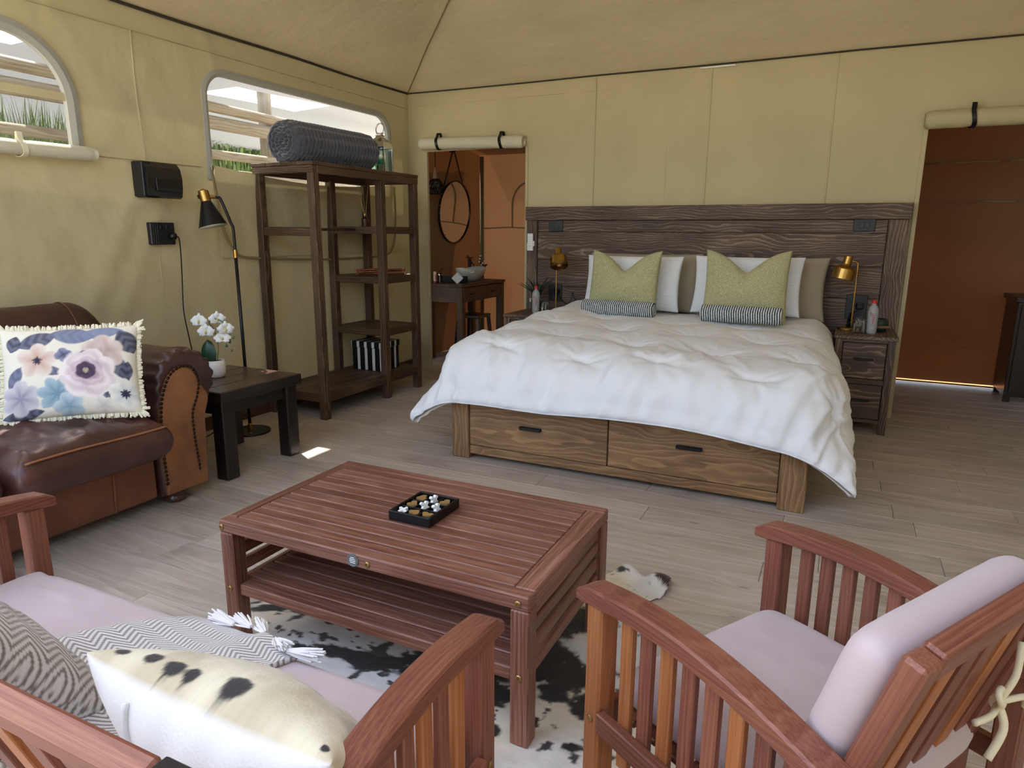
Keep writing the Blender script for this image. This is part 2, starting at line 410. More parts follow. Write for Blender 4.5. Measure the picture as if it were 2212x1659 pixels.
M['stem'] = plain('green_stem', '#5c7350', .5)
M['soil'] = plain('dark_soil', '#1b1510', .95, bump=.6, bscale=120)
M['wool'] = fabric('charcoal_fleece', '#4a4b54', 350, .6, .08, sheen=.6)
M['steel'] = plain('polished_steel', '#d4d6d8', .12, 1.0)
M['mirror'] = plain('mirror_glass', '#d2d6d2', .02, 1.0)
M['pane'] = thin_glass('clear_pane', .10)
M['gglass'] = glass_mat('green_glass', '#5fae95', .05)
M['clear'] = glass_mat('clear_glass', '#f2f5f5', .01)
M['frost'] = NT('frosted_bottle').m
_k = M['frost'].node_tree.nodes
for _n in _k:
    if _n.type == 'BSDF_PRINCIPLED':
        _n.inputs['Base Color'].default_value = lin('#e3e6e6'); _n.inputs['Roughness'].default_value = .35; _n.inputs['Transmission Weight'].default_value = .55; _n.inputs['IOR'].default_value = 1.2
M['red'] = plain('red_plastic', '#c62a2c', .4)
M['redprint'] = plain('red_print', '#c0353a', .6)
M['greyprint'] = plain('grey_print', '#9a9c9c', .6)
M['gold'] = plain('gold_paint', '#b08d57', .45, .35)
M['whitep'] = plain('white_resin', '#eef0ee', .4)
M['label'] = plain('label_paper', '#d8d2a8', .6)
M['tube'] = plain('cream_tube', '#e2d2b8', .45)
M['towel'] = fabric('charcoal_towel', '#2a2c2e', 400, .7, .05)
M['cloth'] = fabric('white_towel', '#dcdcd8', 400, .7, .03)
M['brick_red'] = plain('brown_bottle', '#4a2013', .2)
M['reed'] = plain('reed', '#c9a878', .8)
M['bamboo'] = plain('turned_wood', '#8a6a4a', .6, var=.15)
M['copper'] = wood('hanger_wood', '#5a2a16', '#8a4a2a', '#b5714a', rough=.35, rnd=.15)
M['bead'] = plain('white_bead', '#e9e6dc', .3)
M['nail'] = plain('antique_nail', '#3a2a20', .4, .85)
M['cord'] = plain('cream_cord', '#e9e2c2', .85, bump=.4, bscale=500)
M['fringe'] = plain('cream_fringe', '#e6dfc4', .9, bump=.4, bscale=400)
M['tassel'] = plain('white_tassel', '#eceaea', .9, bump=.5, bscale=500)
M['screw'] = plain('brass_screw', '#a98d5a', .35, .9)
M['zinc'] = plain('zinc_plaque', '#8f9496', .4, .8)
M['print'] = attr_mat('printed_fabric', .85, .15, 500)
M['hide'] = attr_mat('cow_hide', .7, .35, 160, sheen=.3)
M['weave'] = attr_mat('woven_wool', .95, .7, 350, sheen=.2)
M['stripe'] = attr_mat('striped_cloth', .9, .3, 500)
M['soilout'] = plain('red_earth', '#a5683c', .95, bump=.5, bscale=20, var=.2, spec=.1)
M['lawn'] = plain('grass', '#6f8f3a', .9, bump=.6, bscale=60, var=.35)
M['bush'] = plain('hedge_leaf', '#6f8f45', .7, var=.35)
M['sand'] = plain('paved_yard', '#cfc5b2', .95, bump=.3, bscale=30, var=.1)
M['deck'] = wood('deck_board', '#5a4a3a', '#7c6a56', '#93806a', rough=.6)
M['fly'] = canvas_mat('outer_fly', '#9a8f78', .10, '#c9b890')
M['net'] = None
k = NT('shade_cloth'); v = k.obj(False); k.set(Base_Color=lin('#8f8f8c'), Roughness=.9)
tr = k.n('ShaderNodeBsdfTranslucent'); tr.inputs['Color'].default_value = lin('#c9c9c4'); mx = k.n('ShaderNodeMixShader'); mx.inputs[0].default_value = .085
k.bump(k.noise(v, 60, 2), .4, .01)
k.l(k.b.outputs[0], mx.inputs[1]); k.l(tr.outputs[0], mx.inputs[2]); k.l(mx.outputs[0], k.out.inputs[0]); M['net'] = k.m
k = NT('orange_awning'); k.set(Base_Color=lin('#d98a64'), Roughness=.9); M['awning'] = k.m
k = NT('box_stripes'); tc = k.n('ShaderNodeTexCoord'); ge = k.n('ShaderNodeNewGeometry')
sp = k.n('ShaderNodeSeparateXYZ'); k.l(tc.outputs['Object'], sp.inputs[0]); sn = k.n('ShaderNodeSeparateXYZ'); k.l(tc.outputs['Normal'], sn.inputs[0])
ax = k.math('GREATER_THAN', k.math('ABSOLUTE', sn.outputs[0]), .6)
co = k.math('ADD', k.math('MULTIPLY', sp.outputs[0], k.math('SUBTRACT', 1.0, ax)), k.math('MULTIPLY', sp.outputs[1], ax))
fr = k.math('FRACT', k.math('ADD', k.math('DIVIDE', co, .075), 10.25)); st = k.math('LESS_THAN', fr, .36)
k.base(k.mix(st, '#0c0c0d', '#dedfd8')); k.set(Roughness=.35); M['boxstripe'] = k.m
# ------------------------------------------------------------------ the setting
H = 2.535; RW = 6.0; YF = -5.05; BX = -0.22; BY = 1.78; AY = 1.52
def struct(o): o['kind'] = 'structure'; return o
def wall_grid(us, vs, hole, disp):
    """grid on (u, v) with cells removed where hole(u, v) is true; returns verts (u, d, v) and faces"""
    U, Vv = np.meshgrid(us, vs, indexing='ij'); D = disp(U, Vv); nv = len(vs); F = []
    for i in range(len(us) - 1):
        for j in range(nv - 1):
            cu = (us[i] + us[i + 1]) / 2; cv = (vs[j] + vs[j + 1]) / 2
            if not hole(cu, cv): F.append((i * nv + j, (i + 1) * nv + j, (i + 1) * nv + j + 1, i * nv + j + 1))
    return U.ravel(), D.ravel(), Vv.ravel(), F
def lines(a, b, step, extra=()):
    v = list(np.arange(a, b, step)) + [b]; v = [x for x in v if all(abs(x - e) > step * .45 for e in extra)] + list(extra); return np.array(sorted(v))
def wrinkle(u, v, amp=.008, s=0):
    w = (fbm(u * 1.3 + 3, v * .9, s, 3) - .5) * 2 * amp
    r = np.abs(fbm((u + v * .6) * 3.2, (v - u * .3) * .9, s + 2, 3) - .5) * 2
    return w + (1 - r) ** 6 * amp * .7

# floor: sub-floor slab, then planks along x
fl = add('floor', cbox(RW + .6, 8.3, .08, 0), M['sand'], None, T(RW / 2 - .05, -2.36, -.052)); struct(fl); fl['label'] = 'grey brown wood laminate floor of the tent'
PW, PL = .182, 1.22; y = BY - .02; proto = {}; row = 0; rs = random.Random(5)
while y > -5.35:
    x = BX - .1 - rs.random() * PL
    while x < RW:
        x0 = max(x, BX - .1); x1 = min(x + PL, RW + .2); L = round(x1 - x0, 3)
        if L > .06 and not (x0 > 5.3):
            m = T((x0 + x1) / 2, y - PW / 2, -.006 + rs.uniform(-.0004, .0004))
            if L not in proto: o = add('plank', cbox(L - .0016, PW - .0016, .012, .0012), M['plank'], fl, m); proto[L] = o
            else: link_copy(proto[L], m, fl)
        x += PL
    y -= PW; row += 1
add('deck_strip', cbox(RW + .4, 1.2, .012, .002), M['deck'], fl, T(RW / 2, -6.0, -.006))

# left wall with two window openings (each opening is hidden under its binding)
def rrect(u, v, u0, u1, v0, v1, rt, rb):
    """inside a rounded rectangle with top radius rt, bottom radius rb"""
    if not (u0 < u < u1 and v0 < v < v1): return False
    r = rt if v > (v0 + v1) / 2 else rb
    cu = min(max(u, u0 + r), u1 - r); cv = min(max(v, v0 + rb), v1 - rt)
    return (u - cu) ** 2 + (v - cv) ** 2 <= r * r + 1e-9
W2 = (-2.275, -.315, 1.645, 2.30); W1 = (-4.9, -3.12, 1.70, 2.27)
def hole_l(u, v): return rrect(u, v, *W2, .17, .0) or rrect(u, v, *W1, .32, .0)
us = lines(YF, 0, .04, (W2[0], W2[1], W1[0], W1[1])); vs_ = lines(0, H, .04, (1.645, 1.70))
def dl(u, v):
    d = wrinkle(u, v, .011, 1)
    d += .006 * np.sin((u * 1 + .1 * np.sin(v * 9)) * 95) * sst(2.30, 2.40, v) * sst(2.54, 2.46, v) * sst(-2.4, -2.1, u) * sst(-.2, -.5, u)   # gathers over the window
    d += .006 * np.sin(u * 95) * sst(2.28, 2.38, v) * sst(2.54, 2.46, v) * sst(-3.15, -3.5, u)
    d += .012 * np.exp(-((u - v * .55 + 3.65) / .07) ** 2) * sst(1.75, 1.5, v) + .010 * np.exp(-((u - v * .5 + 3.40) / .06) ** 2) * sst(1.7, 1.4, v)
    return d * sst(0, .05, -u)
U, D, Vv, F = wall_grid(us, vs_, hole_l, dl)
wl = struct(add('wall_left', (np.stack([D, U, Vv], 1), [tuple(reversed(f)) for f in F]), M['canvas'], smooth=True))
# back wall with two doorways
D1 = (.20, 1.197, 0, 2.02); D2 = (4.15, 5.75, 0, 2.0)
def hole_b(u, v): return (D1[0] < u < D1[1] and v < D1[3]) or (D2[0] < u < D2[1] and v < D2[3])
us = lines(0, RW, .05, (D1[0], D1[1], D2[0], D2[1])); vs_ = lines(0, H, .05, (D1[3], D2[3]))
def db(u, v):
    d = wrinkle(u, v, .005, 4)
    d += .012 * np.exp(-((u - 1.30 - (2.05 - v) * .55) / .05) ** 2) * sst(1.3, 2.0, v) * sst(2.15, 2.0, v)
    d += .010 * np.exp(-((u - 4.02 + (1.9 - v) * .6) / .05) ** 2) * sst(1.3, 1.8, v) * sst(2.1, 1.9, v)
    return d * sst(0, .06, u)
U, D, Vv, F = wall_grid(us, vs_, hole_b, db)
M['canvas_b'] = canvas_mat('back_wall_canvas', '#c4b791', 0.0, '#b8a878')
wb = struct(add('wall_back', (np.stack([U, -D, Vv], 1), F), M['canvas_b'], smooth=True))
for i, x in enumerate((1.806, 2.71, 3.562)): bx('seam', x - .005, x + .005, -.0075, -.002, .05, H, M['canvas_b'], wb, .002)
bx('door_binding', D1[0] - .02, D1[0] + .004, -.012, .02, 0, D1[3], M['canvas'], wb, .003); bx('door_binding', D1[1] - .004, D1[1] + .02, -.012, .02, 0, D1[3], M['canvas'], wb, .003)
bx('door_binding', D2[0] - .025, D2[0] + .004, -.014, .02, 0, D2[3], M['canvas'], wb, .003)
# unseen right wall
wr = struct(add('wall_right', ([(RW, -6.45, 0), (RW, 0, 0), (RW, 0, H), (RW, -6.45, H)], [(0, 1, 2, 3)]), M['canvas']))
struct(add('light_block_screen', ([(2.6, -6.45, 0), (RW, -6.45, 0), (RW, -6.45, H), (2.6, -6.45, H)], [(0, 1, 2, 3)]), M['net']))  # unseen screen, added to block low daylight from the front right
# tent roof: hipped canvas
xs = lines(0, RW, .09); ys = -lines(0, -YF, .09)[::-1]
X, Y = np.meshgrid(xs, ys, indexing='ij'); d = np.minimum(np.minimum(X, -Y), RW - X)
Z = H + .37 * np.minimum(d, .60) + .27 * np.maximum(d - .60, 0)
hipd = np.abs(X + Y) / 1.414; Z = Z + .012 * np.exp(-((d - .6) / .25) ** 2) * np.sin(hipd * 30) * np.exp(-hipd / .25) + .010 * np.exp(-((hipd - .12) / .05) ** 2) * sst(.2, .9, d)
Z += (fbm(X * .8, Y * .8, 5, 3) - .5) * .03 * sst(0, .3, d) - .035 * np.sin(np.clip(d / 2.2, 0, 1) * math.pi)
V, F = grid(X, Y, Z); ce = struct(add('ceiling', (V, [tuple(reversed(f)) for f in F]), M['roof'], smooth=True))
hp = [(xs[i], ys[-1 - i], Z[i, len(ys) - 1 - i] - .003) for i in range(0, 28)]
add('hip_seam', tube(hp, .005, 6), M['seam'], ce)
add('eave_cord', tube([(.012, yy, H - .004 - .006 * abs(math.sin(yy * 2.1))) for yy in np.linspace(-5.0, -.01, 60)], .009, 6), M['rope'], ce)
add('eave_cord', tube([(xx, -.012, H - .004 - .004 * abs(math.sin(xx * 1.7))) for xx in np.linspace(.01, RW - .1, 60)], .006, 6), M['rope'], ce)
bx('eave_gap_slat', 2.62, 2.88, -.02, -.008, H - .03, H - .018, M['ivory'], ce, .002)
bx('wall_hem', 0.0, .012, YF, -.01, 2.40, 2.4025, M['canvas'], wl, .001)
bx('wall_hem', 0.0, .010, -3.05, -2.33, 1.700, 1.7025, M['canvas'], wl, .001)
add('wall_seam', tube([(.004 + .003 * math.sin(t * 20), -2.72 + .02 * math.sin(t * 5) , .1 + t * 2.3) for t in np.linspace(0, 1, 40)], .0035, 5), M['canvas'], wl)
struct(bx('baseboard_left', -.002, .022, YF, -.02, 0, .09, M['dtop'], None, .003))

# window bindings (rounded frames), windows and flaps
def ring_pts(u0, u1, v0, v1, rt, rb, n=10):
    P = []
    for cu, cv, r, a0 in ((u1 - rb, v0 + rb, rb, -90), (u1 - rt, v1 - rt, rt, 0), (u0 + rt, v1 - rt, rt, 90), (u0 + rb, v0 + rb, rb, 180)):
        for i in range(n + 1): a = R(a0 + 90 * i / n); P.append((cu + r * math.cos(a), cv + r * math.sin(a)))
    return P
def binding(W, rt, inset, outset, name, lab):
    u0, u1, v0, v1 = W; rb = .012
    a = ring_pts(u0 - outset, u1 + outset, v0 - .02, v1 + outset, rt + outset, rb); b = ring_pts(u0 + inset, u1 - inset, v0 + .008, v1 - inset, max(rt - inset, .02), rb)
    n = len(a); V = [(.014 , p[0], p[1]) for p in a] + [(.020, (p[0] + q[0]) / 2, (p[1] + q[1]) / 2) for p, q in zip(a, b)] + [(.010, p[0], p[1]) for p in b] + [(-.02, p[0], p[1]) for p in b] + [(.0, p[0], p[1]) for p in a]
    F = []
    for k in range(4):
        for i in range(n):
            j = (i + 1) % n; A = [0, 1, 2, 3][k] * n; B = [1, 2, 3, 4][k] * n; F.append((A + i, A + j, B + j, B + i))
    for i in range(n): j = (i + 1) % n; F.append((4 * n + i, 4 * n + j, j, i))
    w = struct(add(name, (V, F), M['frame'], smooth=False)); w['label'] = lab
    return w, a, b
w2, a2, b2 = binding(W2, .17, .025, .02, 'window_1', 'wide canvas window with rounded corners behind the wooden rack')
w1, a1, b1 = binding(W1, .32, .03, .03, 'window_2', 'arched canvas window above the leather sofa')
k = NT('insect_mesh'); g = k.n('ShaderNodeBsdfDiffuse'); g.inputs['Color'].default_value = lin('#c9c9c4'); t_ = k.n('ShaderNodeBsdfTransparent'); mx = k.n('ShaderNodeMixShader'); mx.inputs[0].default_value = .10
k.l(t_.outputs[0], mx.inputs[1]); k.l(g.outputs[0], mx.inputs[2]); k.l(mx.outputs[0], k.out.inputs[0]); M['mesh'] = k.m
for w, b in ((w2, b2), (w1, b1)):
    add('mesh_pane', ([(-.004, p[0], p[1]) for p in b], [tuple(range(len(b)))]), M['mesh'], w)
# lowered canvas flap with its zip below window_1
n1, n2 = 70, 24; uu = np.linspace(W2[0] + .01, W2[1] - .01, n1); vv = np.linspace(0, 1, n2); U, Vq = np.meshgrid(uu, vv, indexing='ij')
top = 1.715 - .062 * np.sin((uu - W2[0]) / (W2[1] - W2[0]) * math.pi)[:, None]; Zf = 1.13 + (top - 1.13) * Vq
Xf = .022 + .02 * Vq ** 4 + wrinkle(U * 1.2, Zf, .008, 6)
V, F = grid(Xf, U, Zf); add('window_flap', (V, [tuple(reversed(f)) for f in F]), M['canvas'], w2, smooth=True)
zp = [(.03, -2.281, 1.70), (.03, -2.262, 1.54), (.032, -2.237, 1.36), (.032, -2.185, 1.225), (.032, -2.11, 1.142), (.033, -1.9, 1.118), (.035, -1.23, 1.09), (.033, -.52, 1.10), (.03, -.34, 1.17), (.028, -.285, 1.39), (.026, -.285, 1.70)]
add('zip', tube(spline(zp, 8), .008, 6), M['seam'], w2)
add('zip_pull', cbox(.006, .016, .035, .002), M['steel'], w2, T(.04, -2.283, 1.70))
def flap_roll(name, lab, p0, p1, r, straps, mat='flap', band=None):
    t = thing(name, lab, 'flap', ((p0[0] + p1[0]) / 2, (p0[1] + p1[1]) / 2, p0[2]))
    L = (Vector(p1) - Vector(p0)).length; n, m = 28, 60; th = np.linspace(0, 2 * math.pi, n, endpoint=False); s = np.linspace(0, 1, m)
    TH, S = np.meshgrid(th, s, indexing='ij'); rr = r * (1 + .05 * (fbm(S * 14, TH * 1.2, 2, 3) - .5) + .02 * np.sin(TH * 2))
    for st in straps: rr = rr - r * .12 * np.exp(-((S - st) / .012) ** 2)
    e = np.minimum(S, 1 - S) * L; rr = rr * (1 - .25 * np.exp(-e / .008))
    V, F = grid((S - .5) * L, np.cos(TH) * rr, np.sin(TH) * rr, True)
    V = list(map(tuple, V)); F = list(F)
    for k2, rev in ((0, False), (m - 1, True)):
        q = [i * m + k2 for i in range(n)]; F.append(tuple(q) if not rev else tuple(reversed(q)))
    fm = frame(p0, p1); add('rolled_canvas', (V, F), M[mat], t, fm, smooth=True)
    for st in straps:
        c = [(((st - .5) * L) + .006 * math.sin(a * 2), math.cos(a) * (r + .004), math.sin(a) * (r + .006) + (.03 if abs(a - math.pi / 2) < .3 else 0)) for a in np.linspace(0, 2 * math.pi, 24, endpoint=False)]
        V = []; F = []
        for i, p in enumerate(c):
            V += [(p[0] - .013, p[1], p[2]), (p[0] + .013, p[1], p[2]), (p[0] + .013, p[1] * .93, p[2] * .93), (p[0] - .013, p[1] * .93, p[2] * .93)]
        for i in range(24):
            j = (i + 1) % 24
            for q in range(4): F.append((i * 4 + q, i * 4 + (q + 1) % 4, j * 4 + (q + 1) % 4, j * 4 + q))
        add('strap', (V, F), M[band or 'blackm'], t, fm)
    return t
flap_roll('door_flap', 'rolled cream canvas door flap with two black straps over bathroom doorway', (.175, -.07, 2.085), (1.205, -.07, 2.055), .052, (.19, .80))
flap_roll('door_flap', 'rolled canvas flap with one black strap over the dark right doorway', (4.12, -.075, 2.045), (5.75, -.075, 2.045), .058, (.165,), 'canvas')
flap_roll('window_roll', 'rolled up canvas window cover under the arched window', (.055, -4.95, 1.685), (.055, -3.06, 1.700), .038, (.80,), 'flap', 'cord')

# annex rooms behind the back wall
def panel(name, pts, mat, n=14, amp=.01, seed=0):
    p = [np.array(q, float) for q in pts]; s = np.linspace(0, 1, n); S, Tt = np.meshgrid(s, s, indexing='ij')
    P = (1 - S)[..., None] * (1 - Tt)[..., None] * p[0] + S[..., None] * (1 - Tt)[..., None] * p[1] + S[..., None] * Tt[..., None] * p[2] + (1 - S)[..., None] * Tt[..., None] * p[3]
    nn = np.cross(p[1] - p[0], p[3] - p[0]); nn /= np.linalg.norm(nn); P = P + nn * (wrinkle(S * 2, Tt * 2, amp, seed) * np.clip(8 * np.minimum(np.minimum(S, 1 - S), np.minimum(Tt, 1 - Tt)), 0, 1))[..., None]
    V, F = grid(P[..., 0], P[..., 1], P[..., 2]); return struct(add(name, (V, F), mat, smooth=True))
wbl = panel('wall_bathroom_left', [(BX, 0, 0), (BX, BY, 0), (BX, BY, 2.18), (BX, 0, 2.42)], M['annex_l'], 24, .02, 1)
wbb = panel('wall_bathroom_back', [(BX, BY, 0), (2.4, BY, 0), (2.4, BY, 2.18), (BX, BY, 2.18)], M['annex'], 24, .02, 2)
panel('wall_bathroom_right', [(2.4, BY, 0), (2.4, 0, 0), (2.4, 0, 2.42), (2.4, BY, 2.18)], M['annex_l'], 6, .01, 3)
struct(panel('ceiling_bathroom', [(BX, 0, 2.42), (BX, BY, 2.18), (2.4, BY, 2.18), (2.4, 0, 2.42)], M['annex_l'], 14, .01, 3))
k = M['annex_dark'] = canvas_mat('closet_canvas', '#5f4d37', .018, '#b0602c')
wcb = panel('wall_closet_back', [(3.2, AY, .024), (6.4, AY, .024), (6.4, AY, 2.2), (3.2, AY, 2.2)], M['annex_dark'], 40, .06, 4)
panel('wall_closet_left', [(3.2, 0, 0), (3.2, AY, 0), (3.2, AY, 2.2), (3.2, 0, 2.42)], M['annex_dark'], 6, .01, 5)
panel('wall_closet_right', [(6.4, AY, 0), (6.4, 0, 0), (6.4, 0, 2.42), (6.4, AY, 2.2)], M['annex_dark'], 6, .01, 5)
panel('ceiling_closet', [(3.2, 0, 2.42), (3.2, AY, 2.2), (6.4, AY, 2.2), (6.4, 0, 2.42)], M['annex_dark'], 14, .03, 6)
add('ground_flap', ([(3.2, AY + .004, .014), (6.4, AY + .004, .014), (6.4, AY + .5, .004), (3.2, AY + .5, .004)], [(0, 1, 2, 3)]), M['soilout'], wcb)
for z in (1.575, 1.90): add('wall_hem', tube([(x, AY - .012, z + .01 * math.sin(x * 3)) for x in np.linspace(3.3, 6.3, 30)], .007, 5), M['seam'], wcb)
# little window outlines and hems sewn on the bathroom canvas
add('wall_hem', tube([(x, BY - .02, 1.36 + .006 * math.sin(x * 9)) for x in np.linspace(BX, 1.2, 20)], .007, 5), M['seam'], wbb)
arc = [(.22, BY - .025, 1.36)] + [(.22 + .22 - .22 * math.cos(a), BY - .025, 1.62 + .25 * math.sin(a)) for a in np.linspace(0, math.pi, 14)] + [(.66, BY - .025, 1.36)]
add('window_outline', tube(arc, .010, 6), M['seam'], wbb)
add('corner_pole', tube([(BX + .06, BY - .06, 0), (BX + .06, BY - .06, 2.16)], .024, 10), M['annex_l'], wbb, smooth=True)

# outer fly sheet over the tent, seen only through the windows' top and as shade
FY = 2.15
fly = struct(add('outer_fly_roof', join(
    ([(-.50, YF - .2, 2.93), (-.50, FY, 2.93), (3.0, FY, 3.75), (3.0, YF - .2, 3.75)], [(0, 1, 2, 3)]),
    ([(6.9, YF - .2, 2.93), (6.9, FY, 2.93), (3.0, FY, 3.75), (3.0, YF - .2, 3.75)], [(3, 2, 1, 0)])), M['fly']))
# ------------------------------------------------------------------ outdoors
gr = struct(add('ground', ([(-40, -40, -.12), (40, -40, -.12), (40, 40, -.12), (-40, 40, -.12)], [(0, 1, 2, 3)]), M['sand']))
add('soil_strip', ([(3.0, AY + .02, -.05), (8, AY + .02, -.05), (8, 9, -.05), (3.0, 9, -.05)], [(0, 1, 2, 3)]), M['soilout'], gr)
xs = np.linspace(-7.5, -.72, 69); ys = np.linspace(-7.5, 4.5, 121); X, Y = np.meshgrid(xs, ys, indexing='ij')
Zn = 2.93 + .03 * (X + .72) + .02 * np.sin(Y * 2.2) * np.sin(X * 1.3) - .04 * np.sin((Y + 7.5) / 9.4 * 3 * math.pi) ** 2
keep = ~(((X < -2.5) & (X > -2.95) & (Y > .4) & (Y < 1.75))) & ~((X < -2.5) & (X > -2.9) & (Y > -2.4) & (Y < -1.7)) & ~((X > -1.7) & (Y > 1.75))
V, F = grid(X, Y, Zn); nv = len(ys); ok = keep.ravel()
F = [f for f in F if all(ok[i] for i in f)]
struct(add('shade_net_roof', (V, F), M['net'], smooth=True, label='pale shade cloth roof seen through the windows'))
rs = random.Random(2)
def log(p0, p1, r, lab):
    n, m = 12, 26; L = (Vector(p1) - Vector(p0)).length; th = np.linspace(0, 2 * math.pi, n, endpoint=False); s = np.linspace(0, 1, m); TH, S = np.meshgrid(th, s, indexing='ij')
    rr = r * (1 + .12 * (fbm(S * L * 1.5 + p0[2] * 7, np.cos(TH) + 2, 1, 3) - .5)); by = .05 * np.sin(S * 3 + p0[2] * 5)
    V, F = grid((S - .5) * L, np.cos(TH) * rr, np.sin(TH) * rr + by, True); V = list(map(tuple, V)); F = list(F) + [tuple(i * m for i in range(n)), tuple(reversed([i * m + m - 1 for i in range(n)]))]
    return add('fence_log', (V, F), M['log'], None, frame(p0, p1), smooth=True, label=lab, cat='log', group='logs of the fence outside the windows')
for z, r, lab in ((2.57, .055, 'topmost horizontal log of the pole fence outside the windows'), (2.39, .072, 'thick pale log second from the top of the fence outside'), (2.13, .05, 'third log from the top of the pole fence outside'), (1.97, .05, 'log of the outside pole fence just above the window sills'), (1.50, .06, 'lowest horizontal log of the pole fence outside')):
    log((-2.62, -8, z + .06), (-2.5, 4.2, z - .05 + rs.uniform(-.03, .03)), r, lab)
for i, (x, y) in enumerate(((-2.72, -5.6), (-2.72, -2.55), (-2.72, .9))):
    p = log((x, y, -.12), (x + .05, y, 2.95), .08, ('upright gum pole of the shade structure left of the arched window', 'upright gum pole of the shade structure between the two windows', 'upright gum pole of the shade structure behind the rack')[i]); p.name = 'fence_post'; p['category'] = 'post'; p['group'] = 'upright posts of the shade structure'
p = log((-1.2, -5.2, 2.2), (-2.35, -3.1, 2.75), .06, 'slanting brace log seen through the arched window'); p.name = 'brace_log'; p['category'] = 'log'
add('orange_strap', cbox(1.6, .10, .008, .002), M['awning'], None, frame((-1.15, -4.9, 2.20), (-1.9, -3.65, 2.62)), label='orange webbing strap seen through the arched window', cat='strap')
# grass tufts and hedge outside
def tufts(name, x0, x1, y0, y1, z0, n, h, mat, lab, cat, seed, rad=0):
    r = np.random.RandomState(seed); V = []; F = []
    for i in range(n):
        x = r.uniform(x0, x1); yy = r.uniform(y0, y1); hh = h * r.uniform(.5, 1.1); a = r.uniform(0, 6.28); le = r.uniform(.05, .22) * hh; w = .012 + .012 * r.rand()
        zb = z0 + (r.rand() * rad)
        dx, dy = math.cos(a), math.sin(a); b = len(V)
        V += [(x - dy * w, yy + dx * w, zb), (x + dy * w, yy - dx * w, zb), (x + dx * le * .4 - dy * w * .8, yy + dy * le * .4 + dx * w * .8, zb + hh * .7), (x + dx * le * .4 + dy * w * .8, yy + dy * le * .4 - dx * w * .8, zb + hh * .7), (x + dx * le, yy + dy * le, zb + hh)]
        F += [(b, b + 1, b + 3, b + 2), (b + 2, b + 3, b + 4)]
    return add(name, (V, F), mat, None, label=lab, cat=cat, kind='stuff')
tufts('grass', -5.1, -3.7, -4.5, .6, .0, 8500, 2.45, M['lawn'], 'tall bright green grass beyond the fence outside', 'grass', 1)
tufts('hedge', -6.8, -5.8, 1.2, 8.5, .6, 22000, .24, M['bush'], 'dense green hedge beyond the fence behind the rack', 'hedge', 2, 2.3)
xs = np.linspace(-7.5, 4.8, 60); zs = np.linspace(-.1, 2.8, 10); Yn, Zs = np.meshgrid(xs, zs, indexing='ij'); V, F = grid(-7.45 + .05 * np.sin(Yn * 3), Yn, Zs)
struct(add('shade_net_side', (V, F), M['net'], smooth=True, label='pale shade cloth screen beyond the fence outside'))
struct(add('yard_wall', cbox(.2, 14, 1.0, .01), M['pot'], None, T(-9.0, 0, .4), label='pale wall far behind the hedge'))

# ------------------------------------------------------------------ bed and headboard
hb = thing('headboard', 'wide grey brown planked wooden headboard against the canvas wall', 'headboard', (2.68, -.05, 0))
hx0, hx1 = 1.245, 4.107
bx('top_rail', hx0 - .012, hx1 + .012, -.085, -.012, 1.410, 1.520, M['head'], hb, .004)
bx('stile', hx0, 1.342, -.08, -.012, .08, 1.408, M['head'], hb, .004); bx('stile', 3.984, hx1, -.08, -.012, .08, 1.408, M['head'], hb, .004)
for z0, z1 in ((1.316, 1.408), (1.085, 1.314), (.86, 1.083), (.62, .858), (.38, .618), (.12, .378)): bx('panel_board', 1.344, 3.982, -.062, -.02, z0, z1, M['head'], hb, .003)
def switch(x0, x1, z0, z1, n):
    s = bx('switch_plate', x0, x1, -.072, -.058, z0, z1, M['blackd'], hb, .003)
    w = (x1 - x0)
    for i in range(n):
        a = x0 + w * (.25 + .5 * i / n); bx('rocker', a + .003, a + w * .5 / n - .003, -.076, -.070, z0 + (z1 - z0) * .28, z0 + (z1 - z0) * .72, M['blackp'], s, .002)
def socket(x0, x1, z0, z1):
    s = bx('socket_plate', x0, x1, -.072, -.058, z0, z1, M['blackd'], hb, .003); c = (x0 + x1) / 2; zc = (z0 + z1) / 2
    add('plug', cbox(.05, .04, .05, .008), M['blackp'], s, T(c + .02, -.085, zc + .01))
    for dx, dz in ((-.035, .02), (-.035, -.02), (.02, -.05)): add('socket_hole', lathe([(.007, 0), (.007, .004)], 10), M['slot'], s, T(c + dx, -.072, zc + dz) @ RX(90))
switch(1.447, 1.575, 1.318, 1.409, 1); switch(3.767, 3.906, 1.328, 1.413, 2); socket(1.457, 1.576, .736, .878); socket(3.775, 3.913, .715, .887)

bd = thing('bed', 'king size bed frame of honey brown pine with two foot drawers', 'bed', (2.71, -1.1, 0))
for x0, x1 in ((1.741, 1.852), (3.559, 3.681)):
    bx('foot_post', x0, x1, -2.20, -2.09, 0, .47, M['bed'], bd, .005)
bx('foot_rail', 1.852, 3.559, -2.185, -2.12, .028, .080, M['bed'], bd, .004)
bx('top_rail', 1.852, 3.559, -2.185, -2.12, .44, .49, M['bed'], bd, .004)
for x0, x1, h0, h1, hz in ((1.856, 2.694, 2.182, 2.313, .232), (2.700, 3.555, 3.061, 3.19, .249)):
    d_ = bx('drawer', x0, x1, -2.190, -2.15, .084, .436, M['bed'], bd, .004)
    hnd = bx('handle', h0, h1, -2.212, -2.186, hz - .009, hz + .009, M['blackm'], d_, .003)
for x0 in (1.745, 3.637): bx('side_panel', x0, x0 + .04, -2.09, -.10, .05, .42, M['bed'], bd, .004)
for x0 in (1.745, 3.60): bx('head_leg', x0, x0 + .08, -.18, -.10, 0, .42, M['bed'], bd, .004)
add('mattress', cbox(1.76, 1.90, .22, .05), M['linen'], bd, T(2.71, -1.09, .48))

def bump2(X, Y, cx, cy, sx, sy): return np.exp(-((X - cx) / sx) ** 2 - ((Y - cy) / sy) ** 2)
